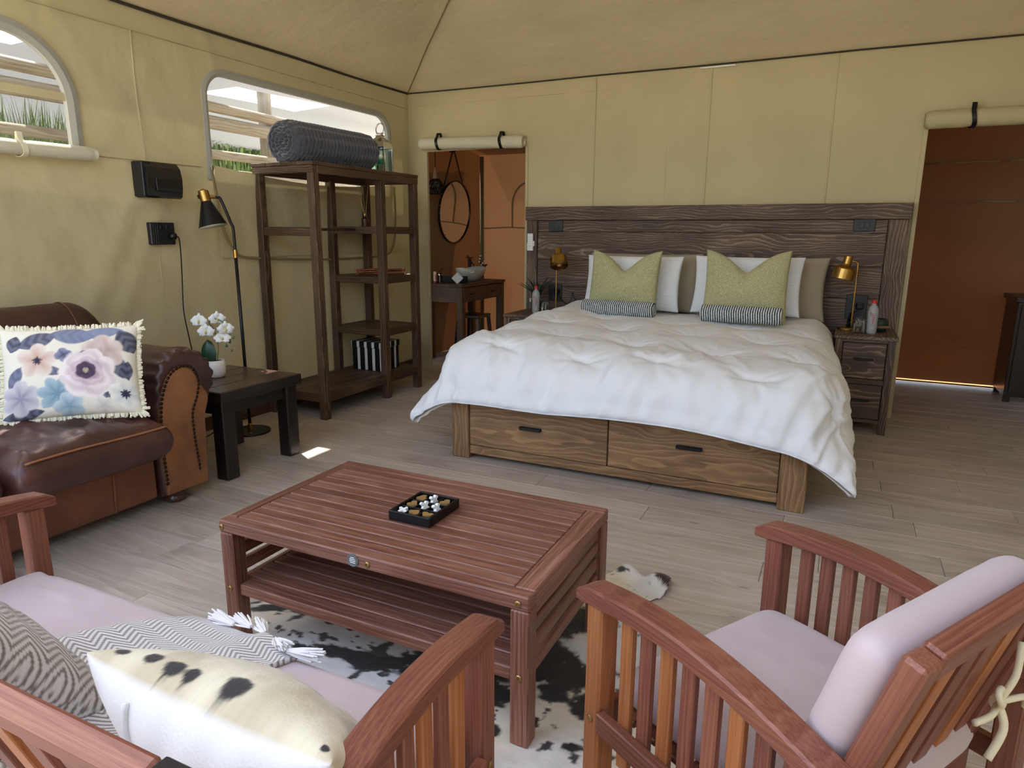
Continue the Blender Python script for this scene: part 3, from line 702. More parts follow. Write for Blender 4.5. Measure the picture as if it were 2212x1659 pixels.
# duvet: thick quilt rolled over the mattress edges
nu, nv = 190, 200
p = np.linspace(-.93 - .42, .93 + .42, nu); q = np.linspace(.30, 2.08 + .40, nv); P, Q = np.meshgrid(p, q, indexing='ij')
x0b, x1b = -.88 + .04, .88 - .02; yb = 2.02
Px = 2.71 + P
dxl = np.minimum(P - x0b, 0) + np.maximum(P - x1b, 0); dy = np.maximum(Q - yb, 0); d = np.hypot(dxl, dy); nx = dxl / np.maximum(d, 1e-6); ny = dy / np.maximum(d, 1e-6)
Rr = .13 + .11 * sst(.4, 1.6, Q); arc_l = Rr * math.pi / 2; th = np.minimum(d / Rr, math.pi / 2); rest = np.maximum(d - arc_l, 0)
cornerness = np.clip(2 * np.abs(nx * ny), 0, 1)
fl_a = .30 * sst(.6, 1.8, Q) + .08 + .30 * cornerness
off = Rr * np.sin(th) + rest * np.sin(fl_a); drop = Rr * (1 - np.cos(th)) + rest * np.cos(fl_a)
top = .705 - .050 * sst(1.0, 2.2, Q) - .025 * sst(.3, 1.0, P) + .040 * sst(-.25, -.85, P)
puffs = np.zeros_like(P); tuft = []
for j, qq in enumerate((.92, 1.34, 1.74, 2.10)):
    for i in range(-4, 5): tuft.append((i * .44 + (.22 if j % 2 else 0) + rng.uniform(-.04, .04), qq + rng.uniform(-.03, .03)))
mind = np.full_like(P, 9.)
for tx, tq in tuft:
    rr = np.hypot((P - tx), (Q - tq)); mind = np.minimum(mind, rr)
    puffs -= .022 * np.exp(-((P - tx) / .075) ** 2 - ((Q - tq) / .028) ** 2) + .012 * np.exp(-((P - tx) / .16) ** 2 - ((Q - tq) / .09) ** 2)
    ang = np.arctan2(Q - tq, P - tx); puffs += .0030 * np.sin(ang * 11 + tx * 7) * np.exp(-((rr - .09) / .07) ** 2)
puffs += .014 * sst(0, .26, mind)
def ridge(x, y, s): return (1 - np.abs(2 * fbm(x, y, s, 3) - 1)) ** 4
flow = ridge(P * 3.2 + Q * 1.1, Q * 1.6 - P * .9, 2) * .009 + ridge(P * 6 - Q * 2.2, Q * 2.2 + P * 1.3, 5) * .0035
foot = sst(1.7, 2.1, Q); flow += foot * ridge(P * 7 + Q * 2, Q * 1.2 + P * .8, 3) * .022 + sst(1.2, 1.9, Q) * ridge(P * 4 - Q * 2.5, Q * 1.0 + P * 1.5, 6) * .018 + foot * .006 * np.sin(P * 34 + 4 * np.sin(P * 5) + Q * 6) * sst(2.0, 2.4, Q)
flow += (fbm(P * 2.2, Q * 2.2, 4, 3) - .5) * .05
edge = np.minimum(np.minimum(np.arange(nu)[:, None], nu - 1 - np.arange(nu)[:, None]), nv - 1 - np.arange(nv)[None, :])
hem = np.exp(-edge / 1.5)
hgt = (puffs + flow) * (1 - hem * .7) + .003 * hem * np.sin((P + Q) * 70)
nxx, nyy, nzz = nx * np.sin(np.minimum(d / Rr, 1.35)), ny * np.sin(np.minimum(d / Rr, 1.35)), np.cos(np.minimum(d / Rr, 1.35))
Xd = 2.71 + np.clip(P, x0b, x1b) + nx * off + nxx * hgt; Yd = -(np.minimum(Q, yb) + ny * off + nyy * hgt); Zd = top - drop + nzz * hgt
# left side drop and centre lift of the hem as it hangs in front of the drawers
wave = .035 * np.sin((P + .55) * 2.2) * sst(2.1, 2.4, Q) * (1 - cornerness)
Zd = Zd + wave
hx = sst(3.70, 3.76, Xd) * sst(.62, .50, Q); Xd = Xd - hx * (Xd - 3.715)   # pressed against the right bedside cabinet
hx = sst(1.68, 1.60, Xd) * sst(.62, .50, Q); Xd = Xd - hx * (Xd - 1.655)
V1, F1 = grid(Xd, Yd, Zd)
dv = thing('duvet', 'puffy white quilted duvet spread over the bed', 'duvet', (2.71, -1.2, .45))
# underside, slightly inside
thk = .035
V2 = np.stack([Xd - nxx * thk, Yd + nyy * thk, Zd - nzz * thk], -1).reshape(-1, 3); n0 = len(V1); Fb = [tuple(i + n0 for i in reversed(f)) for f in F1]
bord = [i * nv for i in range(nu)] + [(nu - 1) * nv + j for j in range(1, nv)] + [i * nv + nv - 1 for i in range(nu - 2, -1, -1)] + [j for j in range(nv - 2, 0, -1)]
Fs = [(bord[i], bord[i] + n0, bord[(i + 1) % len(bord)] + n0, bord[(i + 1) % len(bord)]) for i in range(len(bord))]
Vall = np.vstack([V1, V2]); okx = [tuple(reversed(f)) for f in F1 + Fb] + Fs
add('quilt', (Vall, okx), M['white'], dv, smooth=True)

# pillows on the bed
def pil(name, lab, cat, cx, cy, cz, w, h, t, mat, lean, rz=0, group=None, **k):
    V, F, U, Vv = pillow(w, h, t, **k)
    return add(name, (V, F), mat, None, T(cx, cy, cz) @ RZ(rz) @ RX(-lean), smooth=True, label=lab, cat=cat, group=group)
pil('pillow', 'taupe pillow behind the white pillow, on the lamp-and-plant side of bed', 'pillow', 2.315, -.20, .93, .90, .46, .16, M['taupe'], 12, group='taupe pillows', pinch=.05, wr=.15, seed=1, edge=.38)
pil('pillow', 'taupe pillow with creased end beside the right brass lamp', 'pillow', 3.20, -.20, .92, .90, .46, .16, M['taupe'], 12, group='taupe pillows', pinch=.06, wr=.2, seed=3, edge=.38)
def seer(U, V): return 1 + .035 * np.sin(V * 60 + 3 * np.sin(U * 2.2)) * (.4 + .6 * np.abs(U))
pil('pillow', 'white rippled pillow behind the left green cushion', 'pillow', 2.285, -.40, .935, .75, .42, .17, M['wpil'], 14, group='white pillows', n=90, pinch=.05, wr=.1, seed=2, edge=.38, puff=seer)
pil('pillow', 'white rippled pillow behind the right green cushion', 'pillow', 3.12, -.40, .945, .75, .42, .17, M['wpil'], 14, group='white pillows', n=90, pinch=.05, wr=.1, seed=5, edge=.38, puff=seer)
pil('cushion', 'green boucle cushion chopped at the top, left of the pair', 'cushion', 2.28, -.60, .945, .53, .50, .17, M['green'], 13, -2, group='green boucle cushions', n=60, pinch=.05, notch=.15, nw=.46, wr=.1, seed=4, edge=.36)
pil('cushion', 'green boucle cushion chopped at the top, right of the pair', 'cushion', 3.14, -.60, .955, .56, .51, .18, M['green'], 13, 2, group='green boucle cushions', n=60, pinch=.05, notch=.15, nw=.46, wr=.1, seed=6, edge=.36)
def towel_roll(lab, x0, x1, y, z, r, rz, spiral_right):
    n, m = 40, 320; th = np.linspace(0, 2 * math.pi, n, endpoint=False); s = np.linspace(0, 1, m); TH, S = np.meshgrid(th, s, indexing='ij'); L = x1 - x0
    rr = r * (1 + .10 * sst(2.2, 1.9, TH) * sst(.5, .9, TH)) ; rr = rr * (1 - .12 * np.exp(-np.minimum(S, 1 - S) * L / .006))
    V, F = grid((S - .5) * L, np.cos(TH) * rr, np.sin(TH) * rr * .95, True)
    st = (np.floor((S * L + .002 * np.sin(TH * 3)) / .0075) % 2)
    c = np.where(st[..., None] > .5, lin3('#23303a'), lin3('#d8dad6')).reshape(-1, 3)
    V = list(map(tuple, V)); F = list(F); cols = list(c)
    for sg in (-1, 1):
        b = len(V); rn = 14; tn = 40
        for i in range(rn):
            for k2 in range(tn):
                a = 2 * math.pi * k2 / tn; f = i / (rn - 1); ph = (f * 4.0 + a / (2 * math.pi)) % 1; dd = .010 * math.sin(ph * math.pi) - .006
                V.append((sg * (L / 2 + dd * (1 if f < .97 else 0)), math.cos(a) * r * .88 * f, math.sin(a) * r * .88 * .95 * f)); cols.append(lin3('#aab0b2') if ph > .25 else lin3('#5a646c'))
        for i in range(rn - 1):
            for k2 in range(tn):
                l = (k2 + 1) % tn; qd = (b + i * tn + k2, b + (i + 1) * tn + k2, b + (i + 1) * tn + l, b + i * tn + l); F.append(qd if sg > 0 else tuple(reversed(qd)))
    return add('towel_roll', (V, F), M['stripe'], None, T((x0 + x1) / 2, y, z) @ RZ(rz), smooth=True, col=np.array(cols), label=lab, cat='towel', group='striped rolled towels')
towel_roll('navy and white striped rolled towel with its spiral end showing, left on bed', 2.03, 2.57, -.80, .777, .055, -3, True)
towel_roll('navy and white striped rolled towel in front of the right green cushion', 2.89, 3.405, -.80, .778, .057, 0, False)
# ------------------------------------------------------------------ bedside cabinets and what stands on them
def nightstand(x0, x1, lab, left):
    t = thing('nightstand', lab, 'nightstand', ((x0 + x1) / 2, -.33, 0), group='bedside cabinets')
    bx('top', x0 - .01, x1 + .012, -.565, -.09, .632, .655, M['head'], t, .004)
    for xa in (x0, x1 - .045):
        bx('leg', xa, xa + .045, -.55, -.505, 0, .632, M['head'], t, .003); bx('leg', xa, xa + .045, -.14, -.095, 0, .632, M['head'], t, .003)
        bx('side_panel', xa + .01, xa + .035, -.505, -.14, .085, .632, M['head'], t, .003)
    bx('rail', x0 + .045, x1 - .045, -.548, -.51, .612, .632, M['head'], t, .002); bx('rail', x0 + .045, x1 - .045, -.548, -.51, .335, .368, M['head'], t, .002); bx('rail', x0 + .045, x1 - .045, -.548, -.51, .075, .095, M['head'], t, .002)
    bx('back_panel', x0 + .045, x1 - .045, -.12, -.10, .085, .632, M['head'], t, .002)
    for z0, z1 in ((.372, .608), (.099, .331)):
        d_ = bx('drawer', x0 + .049, x1 - .049, -.546, -.20, z0, z1, M['head'], t, .004, ax=0); c = (x0 + x1) / 2; zc = (z0 + z1) / 2 + .015
        bx('handle', c - .06, c + .06, -.565, -.544, zc - .006, zc + .006, M['blackm'], d_, .002)
nightstand(3.735, 4.09, 'grey brown two drawer bedside cabinet right of the bed', False)
nightstand(1.27, 1.635, 'grey brown bedside cabinet mostly hidden behind the duvet', True)
def bedlamp(lab, bx_, by_, dirx, shade_c, aim):
    t = thing('table_lamp', lab, 'lamp', (bx_, by_, .655), group='brass bedside lamps')
    add('base', lathe([(0, 0), (.062, 0), (.064, .004), (.064, .014), (.060, .018), (.008, .020), (0, .020)], 36), M['brass'], t, T(bx_, by_, .655), smooth=False)
    sc = Vector(shade_c); az = Vector(aim).normalized()            # aim: the way the open mouth points
    M_ = sc.to_track_quat('Z', 'Y')
    rot = (-az).to_track_quat('Z', 'Y').to_matrix().to_4x4(); ms = Matrix.Translation(sc) @ rot
    neck = ms @ Vector((0, 0, .075))
    top_z = neck.z; px, py = bx_ + dirx[0], by_ + dirx[1]
    pts = [(px, py, .672), (px, py, .9), (px, py, top_z - .03), (px - (px - neck.x) * .08, py - (py - neck.y) * .08, top_z - .010), (px - (px - neck.x) * .3, py - (py - neck.y) * .3, top_z), tuple(neck)]
    add('stem', tube(spline(pts, 5), .0055, 10), M['brass'], t, smooth=True)
    out = [(.0, .112), (.026, .112), (.028, .108), (.028, .058), (.034, .048), (.064, .030), (.070, .022), (.072, -.045), (.070, -.045), (.068, .020), (.030, .044), (.0, .046)]
    sh = add('shade', lathe(out, 40), M['brass'], t, ms, smooth=False)
    add('shade_lining', lathe([(.0675, -.044), (.0665, .018), (.028, .042), (0, .043)], 32), M['brassin'], sh, ms, smooth=True)
    b = add('bulb', lathe([(0, -.052), (.012, -.050), (.022, -.040), (.026, -.026), (.020, -.008), (.012, .008), (.012, .03)], 20), M['bulbm'], sh, ms, smooth=True)
    add('bulb_socket', lathe([(.0, .0), (.013, .0), (.013, .044), (0, .044)], 14), M['filament'], sh, ms)
    return t
bedlamp('brass bedside lamp on the right cabinet with its shade facing down', 3.800, -.255, (.022, 0), (3.742, -.262, 1.052), (-.18, -.05, -1))
bedlamp('brass bedside lamp on the left cabinet, its open shade turned to the room', 1.60, -.30, (.018, -.0), (1.655, -.345, 1.085), (.30, -.50, -.80))
def bottle(lab, x, y, rz):
    t = thing('water_bottle', lab, 'bottle', (x, y, .655), R(rz), group='frosted water bottles', local=True)
    prof = [(0, .001), (.026, .0), (.031, .006), (.032, .05), (.0315, .10), (.032, .15), (.030, .168), (.022, .184), (.0135, .193), (.0128, .205), (0, .205)]
    add('body', lathe(prof, 36), M['frost'], t, smooth=True)
    add('cap', lathe([(.0165, .204), (.0165, .222), (.015, .224), (0, .224)], 28), M['red'], t)
    # lettering wrapped round the bottle, reading upwards
    cu = bpy.data.curves.new('lettering', 'FONT'); cu.body = 'THIRSTI'; cu.size = .026; cu.align_x = 'CENTER'; cu.align_y = 'CENTER'
    to = bpy.data.objects.new('lettering_source', cu); C.objects.link(to); dg = bpy.context.evaluated_depsgraph_get(); me = bpy.data.meshes.new_from_object(to.evaluated_get(dg)); C.objects.unlink(to); bpy.data.objects.remove(to)
    V = np.zeros(len(me.vertices) * 3); me.vertices.foreach_get('co', V); V = V.reshape(-1, 3); F = [tuple(pl.vertices) for pl in me.polygons]
    def wrap(VV, ang0, z0):
        a = ang0 - (VV[:, 1]) / .0328 * -1; r_ = .0331
        return np.stack([np.sin(a) * r_ * -1 * -1, -np.cos(a) * r_, z0 + VV[:, 0]], 1)
    W = V.copy(); a = (-W[:, 1]) / .033; Vw = np.stack([np.sin(a) * .0330, -np.cos(a) * .0330, .098 + W[:, 0] * .95], 1)
    add('lettering', (Vw, F), M['redprint'], t)
    def patch(a0, a1, z0, z1, nm, mt):
        aa = np.linspace(a0, a1, 6); VV = [(math.sin(x_) * .0329, -math.cos(x_) * .0329, z) for x_ in aa for z in (z0, z1)]
        add(nm, (VV, [(2 * i, 2 * i + 2, 2 * i + 3, 2 * i + 1) for i in range(5)]), mt, t)
    patch(-.62, -.50, .125, .148, 'logo_mark', M['redprint']); patch(-.45, -.40, .128, .145, 'logo_mark', M['redprint']); patch(-.4, .4, .028, .0295, 'small_print', M['greyprint']); patch(-.3, .35, .022, .0235, 'small_print', M['greyprint'])
    return t
bottle('frosted water bottle with red cap and red lettering on right cabinet', 3.945, -.395, 5)
bottle('frosted water bottle with red cap beside the plant on left cabinet', 1.475, -.385, 25)
def tumbler(lab, x, y, s=1):
    t = thing('glass_tumbler', lab, 'glass', (x, y, .655), 0, group='upturned crystal tumblers', local=True)
    n = 36; V = []; F = []; prof = [(.040, 0, 1), (.040, .02, 1), (.039, .05, 1), (.037, .078, 1), (.033, .096, .6), (.025, .107, .3), (.012, .111, 0), (0, .111, 0)]
    inn = [(.0, .104), (.02, .100), (.030, .090), (.0345, .075), (.0365, .05), (.0375, 0)]
    allp = [(r, z, k2) for r, z, k2 in prof] + [(r, z, 0) for r, z in inn]
    for i in range(n):
        a = 2 * math.pi * i / n
        for r, z, k2 in allp: q_ = r * (1 + (.045 * (1 if i % 2 else -1)) * k2); V.append((q_ * math.cos(a) * s, q_ * math.sin(a) * s, z * s))
    m = len(allp)
    for i in range(n):
        j = (i + 1) % n
        for k2 in range(m): l = (k2 + 1) % m; F.append((i * m + k2, j * m + k2, j * m + l, i * m + l))
    add('cut_glass', (V, F), M['clear'], t, smooth=False)
tumbler('upturned cut glass tumbler beside the bottle on the right cabinet', 3.868, -.405)
tumbler('upturned cut glass tumbler between bottle and brass lamp on left cabinet', 1.548, -.36)
# aloe on the left cabinet
t = thing('potted_aloe', 'small dark spiky aloe in a dark glass pot, left of bed', 'plant', (1.42, -.24, .655), local=True)
add('pot', lathe([(0, 0), (.032, 0), (.034, .01), (.034, .085), (.030, .09), (.0, .085)], 20), M['blackp'], t, smooth=False)
add('pot_lid', lathe([(.0, .09), (.018, .09), (.02, .11), (.012, .122), (0, .124)], 16), M['steel'], t, T(-.03, -.06, -.005))
rr_ = random.Random(4)
for i in range(13):
    a = i * 2.4; out = .10 + .06 * rr_.random(); hgt_ = .19 + .06 * rr_.random() - out * .3; P_ = spline([(0, 0, .08), (math.cos(a) * out * .35, math.sin(a) * out * .35, .08 + hgt_ * .6), (math.cos(a) * out, math.sin(a) * out, .08 + hgt_)], 4)
    add('leaf', tube(P_, list(np.linspace(.011, .0015, len(P_))), 6), M['leaf2'], t, smooth=True)
# things at the back of the right cabinet
t = thing('small_basket', 'small dark pot in a tan rope ring behind the right bottle', 'pot', (4.00, -.25, .655), local=True)
add('bowl', lathe([(0, 0), (.035, 0), (.045, .02), (.047, .05), (.042, .085), (.036, .09), (0, .08)], 20), M['leaf2'], t, smooth=True)
add('rope_ring', tube([(.05 * math.cos(a), .05 * math.sin(a), .035) for a in np.linspace(0, 2 * math.pi, 24, endpoint=False)], .010, 8, True), M['bamboo'], t, smooth=True)
pts = [(3.80 + .02 * math.sin(i * 1.9) * (1 - i / 60) + .01, -.165 + .02 * math.cos(i * 1.7), .662 + .0022 * i) for i in range(46)] + [(3.84, -.12, .77), (3.862, -.105, .80)]
add('lamp_cord', tube(spline(pts, 3), .004, 6), M['blackm'], None, smooth=True, label='bunched black lamp cord below the right socket', cat='cord')
pts = [(1.54, -.10, .80), (1.60, -.13, .75), (1.66, -.15, .72), (1.69, -.14, .76), (1.70, -.13, .82), (1.71, -.13, .78), (1.74, -.14, .75), (1.78, -.14, .77)]
add('lamp_cord', tube(spline(pts, 6), .004, 6), M['blackm'], None, smooth=True, label='looped black lamp cord behind the left brass lamp', cat='cord')
# remote control in its holder on the headboard's left stile
t = thing('remote_control', 'white remote control in a wall holder on the headboard edge', 'remote', (1.29, -.08, 1.16))
add('body', cbox(.050, .018, .135, .004), M['whitep'], t, T(1.288, -.098, 1.232))
add('holder', cbox(.056, .032, .070, .004), M['ivory'], t, T(1.289, -.096, 1.190)); add('holder_lip', cbox(.016, .024, .045, .003), M['ivory'], t, T(1.318, -.092, 1.215))
for i in range(4):
    for j in range(3): add('button', cbox(.007, .004, .005, .001), M['greyprint'], t, T(1.275 + j * .013, -.1075, 1.288 - i * .018))
add('small_print', cbox(.022, .002, .003, .0005), M['greyprint'], t, T(1.288, -.1115, 1.195))

# ------------------------------------------------------------------ open wooden rack and its contents
rk = thing('wardrobe_rack', 'tall dark stained open wooden rack by the wide window', 'rack', (.28, -1.3, 0))
X0, X1, Y0, YM, Y1 = .015, .55, -1.93, -1.17, -.70; w = .058; K = M['rack']
for yy in (Y0, YM - w / 2, Y1 - w):
    bx('post', X0, X0 + w, yy, yy + w, 0, 1.69, K, rk, .004); bx('post', X1 - w, X1, yy, yy + w, 0, 1.69, K, rk, .004)
def shelf(z, th, y0, y1, board=True, n=3):
    bx('rail', X0 + w, X1 - w, y0 + .006, y0 + .04, z - th, z, K, rk, .003); bx('rail', X0 + w, X1 - w, y1 - .04, y1 - .006, z - th, z, K, rk, .003)
    bx('rail', X1 - .045, X1 - .006, y0 + w, y1 - w, z - th, z, K, rk, .003); bx('rail', X0 + .006, X0 + .045, y0 + w, y1 - w, z - th, z, K, rk, .003)
    if board:
        ww = (X1 - X0 - .09) / n
        for i in range(n): bx('board', X0 + .045 + i * ww + .001, X0 + .045 + (i + 1) * ww - .001, y0 + .04, y1 - .04, z - .02, z - .001, K, rk, .002)
ww = (X1 - X0 + .01) / 4
for i in range(4): bx('top_board', X0 - .005 + i * ww, X0 - .005 + (i + 1) * ww - .002, Y0 - .006, Y1 + .006, 1.732, 1.756, K, rk, .003)
bx('rail', X0, X1, Y0 - .004, Y0 + .04, 1.685, 1.731, K, rk, .003); bx('rail', X0, X1, Y1 - .04, Y1 + .004, 1.685, 1.731, K, rk, .003)
bx('rail', X1 - .04, X1 + .004, Y0 + .04, Y1 - .04, 1.680, 1.731, K, rk, .003); bx('rail', X0 - .004, X0 + .04, Y0 + .04, Y1 - .04, 1.680, 1.731, K, rk, .003)
shelf(.188, .065, Y0, Y1, True, 4)
bx('rail', X0 + w, X1 - w, Y0 + .006, Y0 + .045, 1.275, 1.335, K, rk, .003)
for z, th in ((1.345, .055), (.965, .055), (.555, .055)): shelf(z, th, YM - w / 2, Y1, True)
add('hanging_rail', tube([(.285, Y0 + .045, 1.318), (.285, YM - .03, 1.322)], .011, 10), K, rk, smooth=True)
# blanket roll
n, m = 180, 220; th = np.linspace(0, 2 * math.pi, n, endpoint=False); s = np.linspace(0, 1, m); TH, S = np.meshgrid(th, s, indexing='ij'); L = .84; r0 = .140
cell = .034; wf = (np.abs(np.sin(math.pi * S * L / cell)) ** .7) * (np.abs(np.sin(TH * r0 * math.pi / cell * .5)) ** .7)
rr = r0 * (1 + .05 * np.cos(2 * TH) + .03 * (fbm(S * 5, TH, 2, 3) - .5)) + .014 * wf - .03 * np.exp(-np.minimum(S, 1 - S) * L / .018)
rr = rr + .010 * np.exp(-((TH - 5.2) / .06) ** 2)
V, F = grid((S - .5) * L, np.cos(TH) * rr * 1.04, np.sin(TH) * rr * .98, True); V = list(map(tuple, V)); F = list(F)
for sg in (-1, 1):
    b = len(V); rn = 46; tn = 90
    for i in range(rn):
        for k2 in range(tn):
            a = 2 * math.pi * k2 / tn; f = i / (rn - 1); ph = (f * 3.6 + a / (2 * math.pi)) % 1; dd = .030 * math.sin(ph * math.pi) ** .8 - .018 + .006 * math.sin(a * 14 + f * 9)
            V.append((sg * (L / 2 - .004 + dd * (1 - f ** 8)), math.cos(a) * r0 * .93 * f, math.sin(a) * r0 * .9 * f))
    for i in range(rn - 1):
        for k2 in range(tn):
            l = (k2 + 1) % tn; qd = (b + i * tn + k2, b + (i + 1) * tn + k2, b + (i + 1) * tn + l, b + i * tn + l); F.append(qd if sg > 0 else tuple(reversed(qd)))
add('blanket_roll', (V, F), M['wool'], None, T(.30, -1.49, 1.756 + .139) @ RZ(90 - 3), smooth=True, label='thick rolled charcoal waffle blanket on top of the rack', cat='blanket')
# lantern with candle jar
t = thing('lantern', 'polished steel lantern with glass sides on top of the rack', 'lantern', (.30, -.845, 1.756), R(4), local=True)
a = .066
add('base', cbox(.142, .142, .010, .002), M['steel'], t, T(0, 0, .005))
for sx in (-1, 1):
    for sy in (-1, 1): add('corner_post', cbox(.009, .009, .19, .001), M['steel'], t, T(sx * a, sy * a, .105))
for ang in (0, 90, 180, 270): add('glass_pane', cbox(2 * a - .009, .002, .19, .0003), M['pane'], t, RZ(ang) @ T(0, -a, .105))
V = []; F = []; prof = [(.074, .198), (.074, .206), (.070, .222), (.058, .248), (.042, .268), (.027, .282), (.024, .292), (.028, .300), (.0, .302)]
for r_, z in prof:
    for sx, sy in ((-1, -1), (1, -1), (1, 1), (-1, 1)): V.append((sx * r_, sy * r_, z))
for i in range(len(prof) - 1):
    for k2 in range(4): F.append((i * 4 + k2, i * 4 + (k2 + 1) % 4, (i + 1) * 4 + (k2 + 1) % 4, (i + 1) * 4 + k2))
add('roof', (V, F), M['steel'], t)
add('neck', cbox(.040, .040, .012, .002), M['steel'], t, T(0, 0, .306)); add('cross_pin', cbox(.072, .008, .008, .002), M['steel'], t, T(0, 0, .316))
add('ring_handle', tube([(.036 * math.cos(x_), .028 * math.sin(x_) * .25, .350 + .042 * math.sin(x_)) for x_ in np.linspace(0, 2 * math.pi, 30, endpoint=False)], .005, 8, True), M['steel'], t, smooth=True)
t = thing('candle_jar', 'green glass candle jar inside the steel lantern', 'candle', (.30, -.845, 1.768), R(40), local=True)
add('jar', lathe([(0, 0), (.032, 0), (.034, .004), (.034, .088), (.030, .097), (.030, .104), (.027, .104), (.027, .096), (.031, .086), (.031, .006), (0, .005)], 28), M['gglass'], t, smooth=True)
add('wax', lathe([(0, .006), (.0305, .006), (.0305, .055), (0, .055)], 24), M['leaf'], t); add('lid', lathe([(0, .105), (.031, .105), (.031, .118), (0, .120)], 24), M['pane'], t)
aa = np.linspace(-.7, .7, 8); add('label', ([(math.sin(x_) * .0346, -math.cos(x_) * .0346, z) for x_ in aa for z in (.018, .068)], [(2 * i, 2 * i + 2, 2 * i + 3, 2 * i + 1) for i in range(7)]), M['label'], t)
# reed diffuser on the rack's upper shelf
t = thing('reed_diffuser', 'brown reed diffuser with pale sticks on the rack shelf', 'diffuser', (.20, -.95, 1.345), local=True)
add('bottle', lathe([(0, 0), (.026, 0), (.028, .004), (.028, .062), (.022, .070), (.011, .076), (.011, .096), (0, .096)], 20), M['brick_red'], t, smooth=False)
add('collar', lathe([(.013, .088), (.013, .1), (0, .1)], 14), M['brass'], t)
for i, (dx, dy) in enumerate(((-.045, -.02), (-.03, .03), (-.02, -.05), (.01, .045), (-.055, .01))): add('reed', tube([(0, 0, .05), (dx, dy, .30 + .01 * i)], .0018, 5), M['reed'], t)
# striped storage box
t = thing('storage_box', 'black and white striped lidded box on the rack base', 'box', (.27, -.965, .188), local=True)
add('body', cbox(.29, .25, .20, .003), M['boxstripe'], t, T(0, 0, .101)); add('lid', cbox(.302, .262, .050, .003), M['boxstripe'], t, T(0, 0, .212))
# wooden clothes hangers lying on the middle shelf
def hanger(lab, x, y, z, rz):
    t = thing('clothes_hanger', lab, 'hanger', (x, y, z), R(rz), group='wooden hangers on the rack shelf', local=True)
    prof = spline([(-.20, -.055), (-.12, -.02), (0, .022), (.12, -.02), (.20, -.055), (.195, -.075), (.12, -.045), (0, -.005), (-.12, -.045), (-.195, -.075)], 4, True)
    add('shoulder', extrude([(p_[0], p_[1]) for p_ in prof], .014), M['copper'], t, T(0, 0, .008)); add('trouser_bar', tube([(-.185, -.068, .008), (.185, -.068, .008)], .005, 8), M['copper'], t, smooth=True)
    hk = [(0, .015, .008), (0, .045, .008)] + [(.022 * math.sin(q_), .067 - .022 * math.cos(q_), .008) for q_ in np.linspace(0, 4.2, 12)]
    add('hook', tube(hk, .0022, 6), M['steel'], t, smooth=True)
    for sx in (-1, 1): add('end_bead', ball(.009, .009, .008), M['bead'], t, T(sx * .195, -.066, .008), smooth=True)
hanger('wooden hanger lying lowest in the pile on the rack shelf', .30, -.90, .966, 42)
hanger('wooden hanger lying in the middle of the pile on the shelf', .29, -.92, .983, 58)
hanger('wooden hanger lying uppermost in the pile on the shelf', .30, -.93, .999, 50)
# ------------------------------------------------------------------ on the left wall
t = thing('towel_dispenser', 'glossy black paper towel dispenser mounted on the canvas wall', 'dispenser', (.06, -2.70, 1.49))
prof = [(.012, 1.492), (.095, 1.490), (.112, 1.50), (.122, 1.55), (.124, 1.60), (.112, 1.66), (.085, 1.690), (.012, 1.694)]
n = len(prof); V = [(x, -2.815, z) for x, z in prof] + [(x, -2.585, z) for x, z in prof]; F = [tuple(range(n)), tuple(reversed(range(n, 2 * n)))] + [(i, n + i, n + (i + 1) % n, (i + 1) % n) for i in range(n)]
add('cover', (V, [tuple(reversed(f)) for f in F]), M['blackp'], t)
bx('side_panel', .010, .100, -2.828, -2.765, 1.496, 1.690, M['blackd'], t, .004); bx('tear_slot', .09, .1235, -2.755, -2.60, 1.524, 1.530, M['slot'], t, .001); bx('lever', .108, .130, -2.765, -2.757, 1.53, 1.60, M['blackp'], t, .002)
t = thing('wall_socket', 'black surface wall socket box with a plug and switches', 'socket', (.02, -2.69, 1.22))
bx('box', .008, .045, -2.772, -2.607, 1.222, 1.352, M['blackd'], t, .005)
for yy in (-2.758, -2.744, -2.730): bx('rib', .044, .049, yy, yy + .006, 1.226, 1.348, M['blackp'], t, .001)
for yy, zz in ((-2.70, 1.325), (-2.66, 1.325)): bx('rocker', .044, .050, yy - .010, yy + .010, zz - .012, zz + .012, M['blackp'], t, .002)
for yy, zz in ((-2.70, 1.285), (-2.69, 1.262), (-2.71, 1.262)): add('socket_hole', lathe([(.005, 0), (.005, .003)], 10), M['slot'], t, T(.0455, yy, zz) @ RY(90))
add('plug', lathe([(0, 0), (.022, 0), (.024, .02), (.012, .034), (0, .036)], 14), M['blackm'], t, T(.045, -2.635, 1.272) @ RY(90), smooth=True)

# ------------------------------------------------------------------ floor lamp
fx, fy = .285, -2.372
t = thing('floor_lamp', 'slim black floor lamp with cone shade and brass head', 'lamp', (fx, fy, 0))
add('base', lathe([(0, 0), (.128, 0), (.130, .004), (.128, .012), (.02, .014), (0, .014)], 48), M['blackm'], t, T(fx, fy, 0)); add('base_collar', lathe([(.014, .013), (.014, .055), (.011, .06), (0, .06)], 16), M['brass'], t, T(fx, fy, 0))
add('maker_plate', cbox(.03, .012, .001, .0003), M['steel'], t, T(fx + .06, fy - .06, .0150) @ RZ(30))
add('pole', tube([(fx, fy, .05), (fx - .001, fy - .001, .6), (fx - .003, fy - .003, 1.165)], .0105, 12), M['blackm'], t, smooth=True)
add('pole_joint', lathe([(.0135, 0), (.0135, .05), (0, .05)], 16), M['brass'], t, T(fx - .003, fy - .003, 1.14))
hd = Vector((.205, -2.462, 1.435))
arm = spline([(fx - .003, fy - .003, 1.17), (fx - .004, fy - .004, 1.315), (fx - .012, fy - .014, 1.36), (.245, -2.42, 1.49), (.236, -2.432, 1.505), (.225, -2.445, 1.508), (.205, -2.468, 1.508)], 6)
add('arm', tube(arm, .009, 10), M['blackm'], t, smooth=True)
